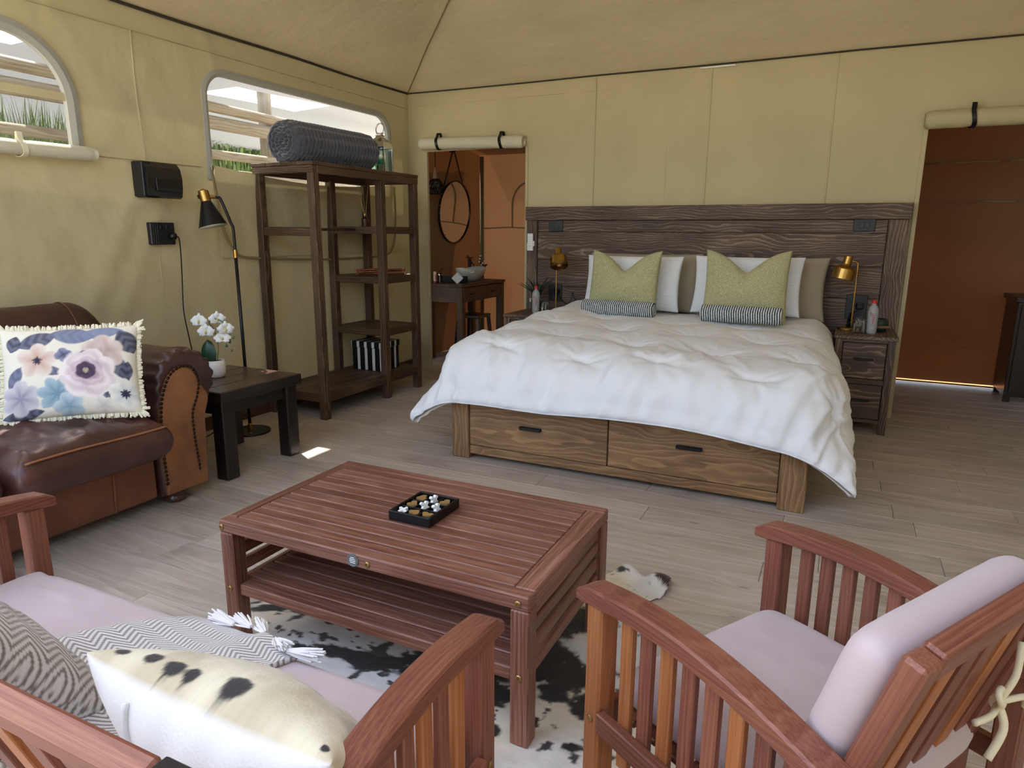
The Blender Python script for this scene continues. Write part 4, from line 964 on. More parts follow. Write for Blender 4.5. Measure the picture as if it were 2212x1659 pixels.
az = Vector((.22, .06, -1)).normalized()
ms = Matrix.Translation((.192, -2.478, 1.445)) @ (-az).to_track_quat('Z', 'Y').to_matrix().to_4x4()
sh = add('shade', lathe([(.030, .035), (.084, -.115), (.0825, -.116), (.028, .033)], 48), M['blackm'], t, ms, smooth=False)
add('shade_lining', lathe([(.0815, -.1155), (.0275, .032), (0, .032)], 40), M['ivory'], sh, ms, smooth=True)
cp = add('brass_cap', lathe([(.030, .034), (.031, .036), (.031, .098), (.028, .102), (.012, .104), (.010, .112), (0, .112)], 32), M['brass'], t, ms); add('switch_knob', lathe([(.013, 0), (.013, .006), (0, .007)], 20), M['steel'], cp, ms @ T(.012, -.030, .07) @ RX(90))
add('arm_pin', tube([(.205, -2.468, 1.508), (.226, -2.444, 1.508)], .0115, 10), M['brass'], t)
add('bulb', lathe([(0, -.085), (.022, -.078), (.030, -.058), (.026, -.03), (.015, -.005), (.014, .03)], 20), M['filament'], t, ms, smooth=True)
crd = spline([(.065, -2.628, 1.268), (.068, -2.605, 1.262), (.055, -2.590, 1.18), (.035, -2.582, 1.02), (.03, -2.588, .88), (.035, -2.592, .78), (.04, -2.575, .62), (.045, -2.57, .50), (.05, -2.60, .15), (.09, -2.80, .02), (.16, -3.00, .006), (.22, -2.75, .02), (.24, -2.50, .09), (.27, -2.40, .12), (.295, -2.375, .10), (.29, -2.37, .06)], 6)
add('cord', tube(crd, .0036, 6), M['blackm'], t, smooth=True)

# ------------------------------------------------------------------ side table with orchid
t = thing('side_table', 'low square dark wood side table beside the sofa', 'table', (.63, -2.83, 0))
tx0, tx1, ty0, ty1, tz = .34, .915, -3.125, -2.55, .49
for i in range(4):
    q = (tx1 - tx0) / 4; bx('top_board', tx0 + i * q, tx0 + (i + 1) * q - .001, ty0, ty1, tz - .055, tz, M['dtop'], t, .004)
for y0 in (ty0 - .004, ty1 - .004): bx('edge_band', tx0 - .004, tx1 + .006, y0, y0 + .008, tz - .06, tz - .002, M['dark'], t, .002)
bx('edge_band', tx1 - .002, tx1 + .008, ty0 - .004, ty1 + .004, tz - .06, tz - .002, M['dark'], t, .002)
for xx in (tx0 + .015, tx1 - .10):
    for yy in (ty0 + .015, ty1 - .10): bx('leg', xx, xx + .085, yy, yy + .085, 0, tz - .055, M['dark'], t, .006)
for yy in (ty0 + .035, ty1 - .065): bx('apron', tx0 + .10, tx1 - .10, yy, yy + .03, tz - .135, tz - .055, M['dark'], t, .003)
for xx in (tx0 + .035, tx1 - .065): bx('apron', xx, xx + .03, ty0 + .10, ty1 - .10, tz - .135, tz - .055, M['dark'], t, .003)
ox, oy = .560, -2.845
t = thing('orchid', 'white artificial orchid in a white ceramic pot on side table', 'plant', (ox, oy, tz), local=True)
add('pot', lathe([(0, 0), (.045, 0), (.052, .004), (.060, .03), (.061, .06), (.056, .098), (.052, .098), (.054, .085), (0, .083)], 40), M['pot'], t, smooth=True); add('soil', lathe([(0, .086), (.053, .088)], 24), M['soil'], t)
def leafVF(L, w, curl, n=10):
    V = []; F = []
    for i in range(n + 1):
        s_ = i / n; ww = w * math.sin(math.pi * min(1, .12 + .88 * s_)) ** .6 if s_ < 1 else 0
        for k2 in (-1, -.5, 0, .5, 1): V.append((k2 * ww, curl * s_ * s_ - .012 * (1 - k2 * k2) * (1 if True else 0) + .0, L * s_))
    for i in range(n):
        for k2 in range(4): F.append((i * 5 + k2, i * 5 + k2 + 1, i * 5 + k2 + 6, i * 5 + k2 + 5))
    V2 = [(x, y + .0025, z) for x, y, z in V]; m = len(V)
    return V + V2, F + [tuple(j + m for j in reversed(f)) for f in F]
add('leaf', leafVF(.135, .042, .02), M['leaf'], t, T(-.012, -.018, .078) @ RZ(28) @ RY(-4), smooth=True)
add('leaf', leafVF(.05, .012, -.03), M['leaf'], t, T(-.03, .01, .085) @ RZ(-60) @ RX(30), smooth=True)
st = spline([(.01, .01, .08), (.02, .02, .17), (.01, .01, .27), (.0, -.01, .31), (.02, .0, .335), (.06, .03, .315), (.085, .05, .25), (.085, .05, .19)], 6)
add('stem', tube(st, .0028, 6), M['stem'], t, smooth=True)
def petalVF(L, w, cup=.012, n=6):
    V = []; F = []
    for i in range(n + 1):
        s_ = i / n; ww = w * (math.sin(math.pi * (.06 + .94 * s_) ** .75)) if 0 < s_ < 1 else (.003 if s_ == 0 else w * .25)
        for k2 in (-1, -.4, .4, 1): V.append((k2 * ww, -cup * math.sin(s_ * 2.6) * (1 - .5 * k2 * k2), L * s_))
    for i in range(n):
        for k2 in range(3): F.append((i * 4 + k2, i * 4 + k2 + 1, i * 4 + k2 + 5, i * 4 + k2 + 4))
    m = len(V); return V + [(x, y + .0012, z) for x, y, z in V], F + [tuple(j + m for j in reversed(f)) for f in F]
big = petalVF(.046, .029, .016); small = petalVF(.042, .018, .014); me_b = me_s = None
for i, (dx, dy, dz, yaw, tilt) in enumerate(((-.035, -.045, .325, 25, 8), (.028, .022, .335, 55, -5), (.0, -.035, .268, 35, 5), (.078, .030, .280, 60, 0), (.060, .020, .225, 45, 35))):
    mf = T(dx, dy, dz) @ RZ(yaw) @ RX(-tilt)
    fl_ = add('flower', ball(.006, .007, .006, 8, 6), M['petal_c'], t, mf, smooth=True)
    for an, kind_ in ((90, 'b'), (-90, 'b'), (0, 's'), (125, 's'), (-125, 's')):
        mp = mf @ RY(an)
        if kind_ == 'b':
            if me_b is None: o_ = add('petal', big, M['petal'], fl_, mp, smooth=True); me_b = o_
            else: link_copy(me_b, mp, fl_)
        else:
            if me_s is None: o_ = add('petal', small, M['petal'], fl_, mp, smooth=True); me_s = o_
            else: link_copy(me_s, mp, fl_)
    add('lip', ball(.006, .010, .010, 8, 6), M['petal_c'], fl_, mf @ T(0, -.010, -.008), smooth=True)
for dx, dy, dz, r_ in ((.085, .045, .205, .009), (.070, .035, .180, .008), (.085, .055, .150, .007), (.10, .06, .225, .008)): add('bud', ball(r_, r_, r_ * 1.25, 8, 6), M['stem'], t, T(dx, dy, dz), smooth=True)

# ------------------------------------------------------------------ leather sofa
sf = thing('leather_sofa', 'dark brown leather sofa with rolled studded arm against left wall', 'sofa', (.5, -4.1, 0))
ya0, ya1 = -3.50, -4.98
def arm_mesh(poly, x0, x1, rnd=.035, n=5, wrf=None):
    """profile polygon in (y, z), extruded along x with a softly rounded front"""
    P = np.array(poly); c = P.mean(0); rows = []
    xs_ = list(np.linspace(x0, x1 - rnd, 22)) + [x1 - rnd + rnd * math.sin(a) for a in np.linspace(.25, math.pi / 2, n)]
    sc = [1] * 22 + [1 - (rnd / .35) * (1 - math.cos(a)) for a in np.linspace(.25, math.pi / 2, n)]
    m = len(P); V = []; F = []
    for x, s_ in zip(xs_, sc):
        for q_ in P: V.append((x, c[0] + (q_[0] - c[0]) * s_, c[1] + (q_[1] - c[1]) * s_))
    for i in range(len(xs_) - 1):
        for k2 in range(m): l = (k2 + 1) % m; F.append((i * m + k2, i * m + l, (i + 1) * m + l, (i + 1) * m + k2))
    F.append(tuple(reversed(range(m)))); F.append(tuple(range((len(xs_) - 1) * m, len(xs_) * m)))
    return V, F
outer = spline([(-3.515, .06), (-3.52, .30), (-3.510, .52), (-3.485, .66), (-3.42, .735), (-3.33, .752), (-3.235, .72), (-3.18, .64), (-3.185, .56), (-3.225, .50), (-3.262, .44), (-3.265, .30), (-3.275, .16), (-3.275, .06)], 6)
A_ = [tuple(q_) for q_ in outer]
v_, f_ = arm_mesh(A_, .06, .945)
V = []
for (x, y, z) in v_:                                   # gathered pleats where the roll turns over the front
    k2 = math.exp(-((x - .90) / .07) ** 2) * (1 if z > .5 else 0); ang = math.atan2(z - .60, y + 3.34); dd = .010 * k2 * math.sin(ang * 16)
    V.append((x, y + dd * math.cos(ang), z + dd * math.sin(ang)))
add('arm', (V, f_), M['leather'], sf, smooth=True)
inner = spline([(-3.505, .075), (-3.51, .30), (-3.50, .50), (-3.455, .625), (-3.39, .675), (-3.32, .665), (-3.285, .60), (-3.30, .52), (-3.335, .44), (-3.335, .30), (-3.325, .18), (-3.32, .075)], 6)
I_ = [tuple(q_) for q_ in inner]; n = len(I_)
def panel3(poly, x, t_):
    c = np.mean(poly, 0); V = []; m = len(poly)
    for dx, s_ in ((-.03, 1.0), (t_ * .6, 1.0), (t_, .93), (t_ * 1.15, .5)):
        for q_ in poly: V.append((x + dx, c[0] + (q_[0] - c[0]) * s_, c[1] + (q_[1] - c[1]) * s_))
    F = []
    for i in range(3):
        for k2 in range(m): l = (k2 + 1) % m; F.append((i * m + k2, i * m + l, (i + 1) * m + l, (i + 1) * m + k2))
    F.append(tuple(range(3 * m, 4 * m))); return V, F
add('arm_panel', panel3(I_, .945, .014), M['leather3'], sf, smooth=False)
outr = spline([(-3.325, .07), (-3.33, .18), (-3.335, .30), (-3.333, .42), (-3.30, .505), (-3.275, .57), (-3.245, .54), (-3.228, .50), (-3.255, .43), (-3.262, .30), (-3.272, .16), (-3.272, .07)], 4)
add('arm_outer_strip', panel3([tuple(q_) for q_ in outr], .938, .012), M['leather3'], sf, smooth=False)
nail0 = None
run = [q_ for q_ in I_ if q_[1] > .13]
acc = 0; last = None
path = run
cum = [0]
for i in range(1, len(path)): cum.append(cum[-1] + math.hypot(path[i][0] - path[i - 1][0], path[i][1] - path[i - 1][1]))
for s_ in np.arange(0.0, cum[-1], .0205):
    i = max(k2 for k2 in range(len(cum)) if cum[k2] <= s_); i = min(i, len(path) - 2); f = (s_ - cum[i]) / max(cum[i + 1] - cum[i], 1e-6)
    y = path[i][0] + (path[i + 1][0] - path[i][0]) * f; z = path[i][1] + (path[i + 1][1] - path[i][1]) * f
    mm = T(.957, y, z) @ RY(90)
    if nail0 is None: nail0 = add('nail', lathe([(.0085, 0), (.0078, .004), (.0045, .0065), (0, .0072)], 10), M['nail'], sf, mm, smooth=True)
    else: link_copy(nail0, mm, sf)
# base, seams, feet
bx('base', .08, .92, ya1 + .0, ya0 - .03, .065, .30, M['leather2'], sf, .012)
for yy in (-3.74, -4.07, -4.42): add('seam', tube([(.924, yy, .295), (.926, yy - .004, .18), (.924, yy - .008, .07)], .004, 6), M['leather3'], sf, smooth=True)
for yy in (-3.40, -4.85): add('foot', lathe([(0, 0), (.045, 0), (.052, .01), (.052, .025), (.042, .034), (.055, .045), (.055, .066), (0, .066)], 24), M['dtop'], sf, T(.86, yy, 0), smooth=True)
for yy in (-3.40, -4.85): add('foot', lathe([(0, 0), (.045, 0), (.052, .01), (.052, .066), (0, .066)], 16), M['dtop'], sf, T(.14, yy, 0))
# seat cushions
def cushion(name, x0, x1, y0, y1, z0, z1, mat, parent, n=46, pw=.22, wr=.0, crown=.03, seed=0, round_=.5):
    u = np.linspace(-1, 1, n); u = .25 * u + .75 * np.sin(u * math.pi / 2); U, Vv = np.meshgrid(u, u, indexing='ij')
    def sq(a): return np.sign(a) * (1 - (1 - np.abs(a)) ** 1.8)
    mx_ = np.maximum(np.abs(U), np.abs(Vv)); pn = (np.abs(U) ** 14 + np.abs(Vv) ** 14 + 1e-12) ** (1 / 14); k_ = mx_ / pn
    X_ = (x0 + x1) / 2 + U * k_ * (x1 - x0) / 2; Y_ = (y0 + y1) / 2 + Vv * k_ * (y1 - y0) / 2
    ex = np.clip((1 - np.abs(U)) * (x1 - x0) / 2, 0, None); ey = np.clip((1 - np.abs(Vv)) * (y1 - y0) / 2, 0, None); r_ = (z1 - z0) * round_
    def prof(e): return np.where(e < r_, np.sqrt(np.clip(1 - (1 - e / r_) ** 2, 0, 1)), 1.0)
    hgt_ = prof(np.minimum(ex, ey)); zc = (z0 + z1) / 2; hh = (z1 - z0) / 2
    wrk = wr * ((1 - np.abs(2 * fbm(U * 2.2 + seed, Vv * 3.1, seed, 3) - 1)) ** 3 - .3)
    Zt = zc + hh * hgt_ + (crown * (1 - U ** 2) * (1 - Vv ** 2)) + wrk * sst(0, .3, np.minimum(1 - np.abs(U), 1 - np.abs(Vv))); Zb = zc - hh * hgt_
    Vt = np.stack([X_, Y_, Zt], -1).reshape(-1, 3); Vb = np.stack([X_, Y_, Zb], -1).reshape(-1, 3); F = []; m = n * n
    Vs = list(map(tuple, Vt)); bm = {}
    for i in range(n):
        for k2 in range(n):
            j = i * n + k2
            if i in (0, n - 1) or k2 in (0, n - 1): bm[j] = j
            else: bm[j] = len(Vs); Vs.append(tuple(Vb[j]))
    up = 1 if (x1 - x0) * (y1 - y0) > 0 else -1
    for i in range(n - 1):
        for k2 in range(n - 1):
            q_ = (i * n + k2, (i + 1) * n + k2, (i + 1) * n + k2 + 1, i * n + k2 + 1)
            if up < 0: q_ = tuple(reversed(q_))
            F.append(q_); F.append(tuple(bm[a] for a in reversed(q_)))
    return add(name, (Vs, F), mat, parent, smooth=True)
for i, (y0, y1) in enumerate(((-4.215, -3.525), (-4.93, -4.235))):
    sc_ = cushion('seat_cushion', .25, 1.10, y0, y1, .29, .475, M['leather'], sf, 60, wr=.026, crown=.035, seed=i + 1)
    add('piping', tube([(1.079, yy, .452 + .004 * math.sin(yy * 9)) for yy in np.linspace(y0 + .05, y1 - .04, 30)], .0045, 6), M['leather3'], sc_, smooth=True)
# back cushions
for i, (y0, y1) in enumerate(((-4.215, -3.275), (-4.95, -4.225))):
    n, m = 50, 26; s_ = np.linspace(0, 1, n); th = np.linspace(-.6, math.pi + .9, m); S, TH = np.meshgrid(s_, th, indexing='ij')
    e = np.clip(np.minimum(S, 1 - S) * abs(y1 - y0) / .14, 0, 1); rr = np.sqrt(np.clip(1 - (1 - e) ** 2, 0.0, 1)) * .98 + .02
    Xb = .20 + .155 * np.cos(TH) * (.75 + .25 * rr); Zb = .70 + .245 * np.sin(TH) * (.25 + .75 * rr); Yb = y0 + (y1 - y0) * S
    Zb = Zb + .010 * (fbm(S * 5, TH * 2, 3, 3) - .5)
    V, F = grid(Xb, Yb, Zb); V = list(map(tuple, V)); F = list(F)
    for k2, rev in ((0, False), (n - 1, True)): q_ = [k2 * m + j for j in range(m)]; F.append(tuple(q_) if rev else tuple(reversed(q_)))
    F = list(F) + [tuple([i2 * m, (i2 + 1) * m, (i2 + 1) * m + m - 1, i2 * m + m - 1]) for i2 in range(n - 1)]
    bc = add('back_cushion', (V, [tuple(reversed(f)) for f in F]), M['leather'], sf, smooth=True)
    ys_ = y1 - .17 if i == 0 else y1 - .3
    add('seam', tube([(.20 + .159 * math.cos(a), ys_, .70 + .249 * math.sin(a)) for a in np.linspace(.1, 2.4, 24)], .003, 6), M['leather2'], bc, smooth=True)
bx('back_frame', .03, .20, ya1, -3.30, .20, .66, M['leather'], sf, .03)
mir = [(2 * (-4.245) - q_[0], q_[1]) for q_ in A_][::-1]
add('arm', arm_mesh(mir, .06, .945), M['leather'], sf, smooth=True)

# ------------------------------------------------------------------ floral fringed cushion on the sofa
n = 150; V, F, U, Vv = pillow(.52, .40, .15, n=n, pinch=.05, wr=.06, seed=3, edge=.42)
V = np.array(V); nf = n * n; u = U * .65; v = Vv * .5                       # print coordinates, u to +-.65, v to +-.5
col = np.tile(lin3('#e6dfcc'), (nf, 1)); tone = fbm(u * 3 + 9, v * 3, 1, 4)[:, None]
col = col * (1 - tone * .25) + lin3('#f1ecdf') * tone * .25
def lay(mask, c): 
    global col
    mask = np.clip(mask, 0, 1)[:, None]; col = col * (1 - mask) + np.asarray(c) * mask
def blob(cx, cy, r, lobes, amp, c0, c1, soft=.06, rot=0, heart=None, rings=0):
    dx, dy = u - cx, v - cy; a = np.arctan2(dy, dx) + rot; rr = np.hypot(dx, dy) / (r * (1 + amp * np.abs(np.sin(a * lobes / 2)) - amp / 2 + .12 * (fbm(u * 14, v * 14, 3, 3) - .5)))
    m = sst(1 + soft, 1 - soft, rr); f = np.clip(rr, 0, 1)
    shade = np.clip(f + (.35 * np.sin(rr * rings * 6.28 + 2 * np.sin(a * 2.5)) if rings else .25 * np.sin(a * lobes)) * .6, 0, 1)[:, None]
    lay(m, lin3(c0) * (1 - shade) + lin3(c1) * shade)
    if heart: lay(sst(heart[0] * 1.1, heart[0] * .8, rr + .06 * np.sin(a * 9)), lin3(heart[1]))
def leafp(cx, cy, L, w, ang, c):
    ca, sa = math.cos(R(ang)), math.sin(R(ang)); dx, dy = u - cx, v - cy; s_ = dx * ca + dy * sa; q_ = -dx * sa + dy * ca; ww = w * np.clip(1 - (s_ / L) ** 2, 0, 1)
    m = sst(1.15, .9, np.abs(q_) / np.maximum(ww, 1e-4)) * (np.abs(s_) < L); sh = (.5 + .5 * np.sin(s_ * 70 - np.abs(q_) * 60))[:, None] * .35
    lay(m * .95, lin3(c) * (1 - sh) + lin3('#8f95ab') * sh)
for a_ in ((-.30, .35, .20, .09, 20, '#3f4058'), (.03, .40, .22, .10, -8, '#6d748f'), (.30, .42, .22, .07, 5, '#7d86a0'), (.55, .30, .16, .10, -60, '#38384c'), (-.52, .32, .10, .07, 70, '#3a3b50'), (.47, .02, .20, .08, -60, '#3b3b4e'), (-.18, .0, .14, .05, -15, '#454a62'), (-.52, -.05, .13, .06, 60, '#5a5d78'), (-.5, -.15, .10, .04, 30, '#3f4058'), (-.18, -.32, .12, .06, 40, '#3e4960'), (.32, -.36, .10, .05, 70, '#3a4256'), (-.45, -.45, .2, .06, 5, '#34364a'), (.55, -.05, .12, .06, 80, '#3a3b4e'), (.20, .22, .06, .035, 40, '#4a4c62')): leafp(*a_)
blob(-.30, .12, .17, 5, .35, '#c49a86', '#e3d3c4', rot=.4, heart=(.22, '#3a3746')); blob(.32, .17, .20, 6, .2, '#b79b94', '#dccbc0', rings=1.2); blob(.14, .16, .05, 3, .2, '#3d3c52', '#5a5c74')
blob(-.05, .17, .075, 4, .3, '#4a4b62', '#8f90a6', rot=.6); blob(-.47, -.28, .17, 6, .25, '#8f8a9c', '#cfc8c8'); blob(-.12, -.26, .17, 7, .35, '#6f8fa0', '#a9bcc2', rot=.2); blob(-.02, -.40, .13, 5, .3, '#7d9cab', '#c2cdd0')
blob(.02, -.20, .06, 4, .3, '#4a566e', '#7d8aa0'); blob(.18, -.06, .27, 7, .14, '#b99aa4', '#eee2dc', rings=2.2); blob(.17, -.03, .155, 6, .15, '#8a7484', '#d6c0c4', rings=1.6); blob(.16, -.02, .095, 6, .1, '#3b2f40', '#5c4a5c', rings=1.2, heart=(.3, '#b5a58c')); blob(.52, -.30, .15, 6, .3, '#bfc2c0', '#ece8dc', heart=(.30, '#33344a')); blob(.30, -.42, .10, 5, .3, '#c9c2b8', '#e9e2d4')
allc = np.tile(lin3('#d9d2c0'), (len(V), 1)); allc[:nf] = col
BR, BL = Vector((1.00, -3.62, .515)), Vector((.655, -4.005, .515))
xd = (BR - BL).normalized(); nrm = Vector((xd.y, -xd.x, 0)); lean = R(22); up_ = (Vector((0, 0, 1)) * math.cos(lean) - nrm * math.sin(lean)).normalized(); ctr = (BR + BL) / 2 + up_ * .20; yd = up_.cross(xd)
mp = Matrix(((xd.x, yd.x, up_.x, ctr.x), (xd.y, yd.y, up_.y, ctr.y), (xd.z, yd.z, up_.z, ctr.z), (0, 0, 0, 1)))
fc = thing('floral_cushion', 'cream cushion with grey and mauve flowers and fringed edge on sofa', 'cushion', tuple(ctr))
add('printed_cover', (V, F), M['print'], fc, mp, smooth=True, col=allc)
fr_ = random.Random(8); Vf = []; Ff = []
per = [(-1 + 2 * i / 60, -1, 0, -1) for i in range(60)] + [(1, -1 + 2 * i / 46, 1, 0) for i in range(46)] + [(1 - 2 * i / 60, 1, 0, 1) for i in range(60)] + [(-1, 1 - 2 * i / 46, -1, 0) for i in range(46)]
for a, b, dx, dz in per:
    for rep in range(2):
        x = a * .26 * (1 - .05 * (1 - b * b)); z = b * .20 * (1 - .05 * (1 - a * a)); L_ = .013 + .009 * fr_.random() + (.012 if abs(a) > .9 and abs(b) > .9 else 0); jx = fr_.uniform(-.008, .008); jy = fr_.uniform(-.010, .006)
        if abs(a) > .93 and abs(b) > .93: dx_, dz_ = a * .7, b * .7
        else: dx_, dz_ = dx, dz
        p0 = Vector((x - dx_ * .006, 0, z - dz_ * .006)); p1 = Vector((x + dx_ * L_ + jx * abs(dz_), jy, z + dz_ * L_ + jx * abs(dx_))); v2, f2 = tube([p0, (p0 + p1) / 2 + Vector((0, jy * .3, 0)), p1], [.0045, .0055, .004], 5); nn = len(Vf); Vf += v2; Ff += [tuple(q_ + nn for q_ in f) for f in f2]
add('fringe', (Vf, Ff), M['fringe'], fc, mp, kind='stuff')
# ------------------------------------------------------------------ cow hide rug
out = spline([(1.965, -3.93), (2.06, -3.885), (2.18, -3.87), (2.40, -3.74), (2.62, -3.58), (2.84, -3.40), (2.98, -3.24), (3.04, -3.17), (3.10, -3.135), (3.17, -3.14), (3.25, -3.13), (3.275, -3.17), (3.255, -3.27), (3.20, -3.30), (3.17, -3.36), (3.24, -3.50), (3.36, -3.66), (3.46, -3.85), (3.52, -4.10), (3.50, -4.40), (3.36, -4.68), (3.10, -4.80), (2.72, -4.84), (2.35, -4.76), (2.10, -4.58), (1.98, -4.36), (1.93, -4.18), (1.99, -4.08), (1.93, -4.0)], 8, True)
poly = np.array(out)
def inside(x, y, P):
    r_ = np.zeros(x.shape, bool); j = len(P) - 1
    for i in range(len(P)):
        c_ = ((P[i, 1] > y) != (P[j, 1] > y)) & (x < (P[j, 0] - P[i, 0]) * (y - P[i, 1]) / (P[j, 1] - P[i, 1] + 1e-12) + P[i, 0]); r_ ^= c_; j = i
    return r_
# polar-ish sheet: rings shrinking from the outline towards a centre keeps the hide's outline exact
cen = np.array([2.75, -4.10]); NR = 130; NP = 420
per = np.vstack([poly, poly[:1]]); seg = np.r_[0, np.cumsum(np.hypot(*np.diff(per, axis=0).T))]; tt = np.linspace(0, seg[-1], NP, endpoint=False); ox_ = np.interp(tt, seg, per[:, 0]); oy_ = np.interp(tt, seg, per[:, 1])
rad = np.linspace(1, 0.01, NR); X = cen[0] + (ox_[None] - cen[0]) * rad[:, None]; Y = cen[1] + (oy_[None] - cen[1]) * rad[:, None]
X[0] += rng.uniform(-.006, .006, NP); Y[0] += rng.uniform(-.006, .006, NP)
Zr = .006 + .0025 * fbm(X * 30, Y * 30, 2, 2) + 0 * X
curl = sst(.10, .0, np.hypot(X - 3.235, Y + 3.19)) * .055 + sst(.07, 0, np.hypot(X - 3.09, Y + 3.14)) * .05
Zr = Zr + curl * (1 - .3 * vn(X * 30, Y * 30, 1)); Zr[0] = np.maximum(Zr[0] - .004, .002)
warpx = (fbm(X * 9, Y * 9, 1, 4) - .5) * .11; warpy = (fbm(X * 9 + 40, Y * 9, 3, 4) - .5) * .09
hair = (fbm(X * 26, Y * 60, 4, 3) - .5)
sp = np.full(X.shape, 9.)
for cx, cy, rx, ry, an in ((2.47, -4.05, .13, .05, 10), (2.60, -4.02, .12, .055, 20), (2.80, -3.98, .17, .085, 20), (2.72, -3.91, .10, .04, 25), (2.85, -3.88, .09, .05, 20), (2.56, -3.86, .06, .025, 30), (2.92, -4.05, .10, .07, 30), (3.05, -3.80, .10, .09, 60), (3.13, -3.86, .08, .07, 40), (3.11, -3.93, .05, .06, 80), (3.02, -3.56, .07, .13, 20), (2.95, -3.72, .10, .08, 10), (2.91, -3.99, .045, .035, 0), (2.945, -4.045, .045, .035, 40), (2.99, -4.02, .03, .045, 0), (3.00, -4.11, .022, .02, 0), (3.035, -4.15, .028, .022, 0), (3.12, -4.06, .022, .020, 0), (3.25, -4.11, .026, .018, 0), (3.22, -3.93, .06, .05, 0), (3.33, -3.86, .05, .04, 0), (2.05, -3.95, .06, .03, 20), (2.13, -3.93, .04, .02, 30), (2.30, -4.10, .05, .03, 0), (3.24, -3.19, .045, .045, 0), (3.30, -4.3, .08, .06, 0), (2.6, -4.4, .3, .12, 5), (3.0, -4.45, .12, .1, 5)):
    ca, sa = math.cos(R(an)), math.sin(R(an)); dx, dy = X + warpx - cx, Y + warpy - cy; sp = np.minimum(sp, np.hypot((dx * ca + dy * sa) / (rx * .84), (-dx * sa + dy * ca) / (ry * .84)))
m1 = sst(1.22, .9, sp + hair * .8)
fl_n = fbm(X * 24 + 5, Y * 30, 5, 3); dens = sst(.35, -.05, X - 2.45) * .8 + .35 * sst(.6, .2, np.abs(X - 3.1)); m2 = sst(.70 - .10 * dens, .75 - .10 * dens, fl_n + hair * .12) * (.95)
mk = np.clip(np.maximum(m1, m2), 0, 1)[..., None]; cream = lin3('#e0d6bf'); cool = lin3('#dcdad4'); gw = sst(.4, .6, fbm(X * 3, Y * 3, 6, 3))[..., None]
bs = cream * (1 - gw) + cool * gw; bs = bs * (1 + .22 * hair[..., None]); col = bs * (1 - mk) + lin3('#1d1714') * (1 + .5 * hair[..., None]) * mk
legb = sst(.11, .05, np.hypot(X - 3.24, Y + 3.20))[..., None]; col = np.where(mk > .5, col * (1 - legb) + lin3('#3c2c20') * legb, col)
V = np.stack([X, Y, Zr], -1).reshape(-1, 3); F = []
for i in range(NR - 1):
    for k2 in range(NP): l = (k2 + 1) % NP; F.append((i * NP + k2, i * NP + l, (i + 1) * NP + l, (i + 1) * NP + k2))
add('cowhide_rug', (V, F), M['hide'], None, smooth=True, col=col.reshape(-1, 3), label='black and white cow hide rug under the coffee table', cat='rug')

# ------------------------------------------------------------------ coffee table
ct = thing('coffee_table', 'slatted reddish hardwood coffee table with lower shelf', 'table', (2.605, -3.855, 0))
x0, x1, y0, y1, zt = 2.078, 3.132, -4.168, -3.545, .435; K = M['teak']; lw = .052
for xx in (x0, x1 - lw):
    for yy in (y0, y1 - lw): bx('leg', xx, xx + lw, yy, yy + lw, .0075, .394, K, ct, .004)
bx('edge_rail', x0, x1, y0, y0 + .040, .395, zt, K, ct, .004); bx('edge_rail', x0, x1, y1 - .040, y1, .395, zt, K, ct, .004)
bx('end_rail', x0, x0 + .034, y0 + .041, y1 - .041, .397, zt, K, ct, .003); bx('end_rail', x1 - .058, x1, y0 + .041, y1 - .041, .397, zt, K, ct, .003)
ns = 12; q = (y1 - y0 - .084) / ns
for i in range(ns): bx('top_slat', x0 + .036, x1 - .060, y0 + .042 + i * q + .0016, y0 + .042 + (i + 1) * q - .0016, .410, zt - .001, K, ct, .0028)
for xx in (x0 + .2, x1 - .25): bx('underside_batten', xx, xx + .05, y0 + .04, y1 - .04, .390, .409, K, ct, .002)
bx('shelf_rail', x0 + lw + .002, x1 - lw - .002, y0 + .012, y0 + .062, .185, .222, K, ct, .003); bx('shelf_rail', x0 + lw + .002, x1 - lw - .002, y1 - .06, y1 - .01, .185, .222, K, ct, .003)
ns = 9; q = (y1 - y0 - .13) / ns
for i in range(ns): bx('shelf_slat', x0 + .03, x1 - .03, y0 + .065 + i * q + .004, y0 + .065 + (i + 1) * q - .004, .203, .221, K, ct, .0025)
for xx in (x0 + .012, x1 - .034):
    for z0 in (.185, .245, .302, .350): bx('side_slat', xx, xx + .022, y0 + lw + .002, y1 - lw - .002, z0, z0 + .038, K, ct, .003)
def screw(x, z, y=y0): return add('bolt', lathe([(.009, 0), (.009, .002), (.007, .004), (.0035, .0042), (.003, .0015), (0, .0015)], 18), M['screw'], ct, T(x, y, z) @ RX(90))
for x, z in ((x0 + .012, .413), (x1 - .030, .413), (x1 - .026, .208), (x0 + .026, .208), (2.645, .413)): screw(x, z)
pq = add('maker_plaque', lathe([(.019, 0), (.019, .003), (.0165, .0036), (.0160, .0028), (0, .0028)], 32), M['zinc'], ct, T(2.597, y0, .416) @ RX(90))
for i, (w_, dz) in enumerate(((.014, .008), (.020, .003), (.022, -.002), (.018, -.007))): add('plaque_relief', cbox(w_, .0012, .0018, .0003), M['steel'], pq, T(2.597, y0 - .0032, .416 + dz))

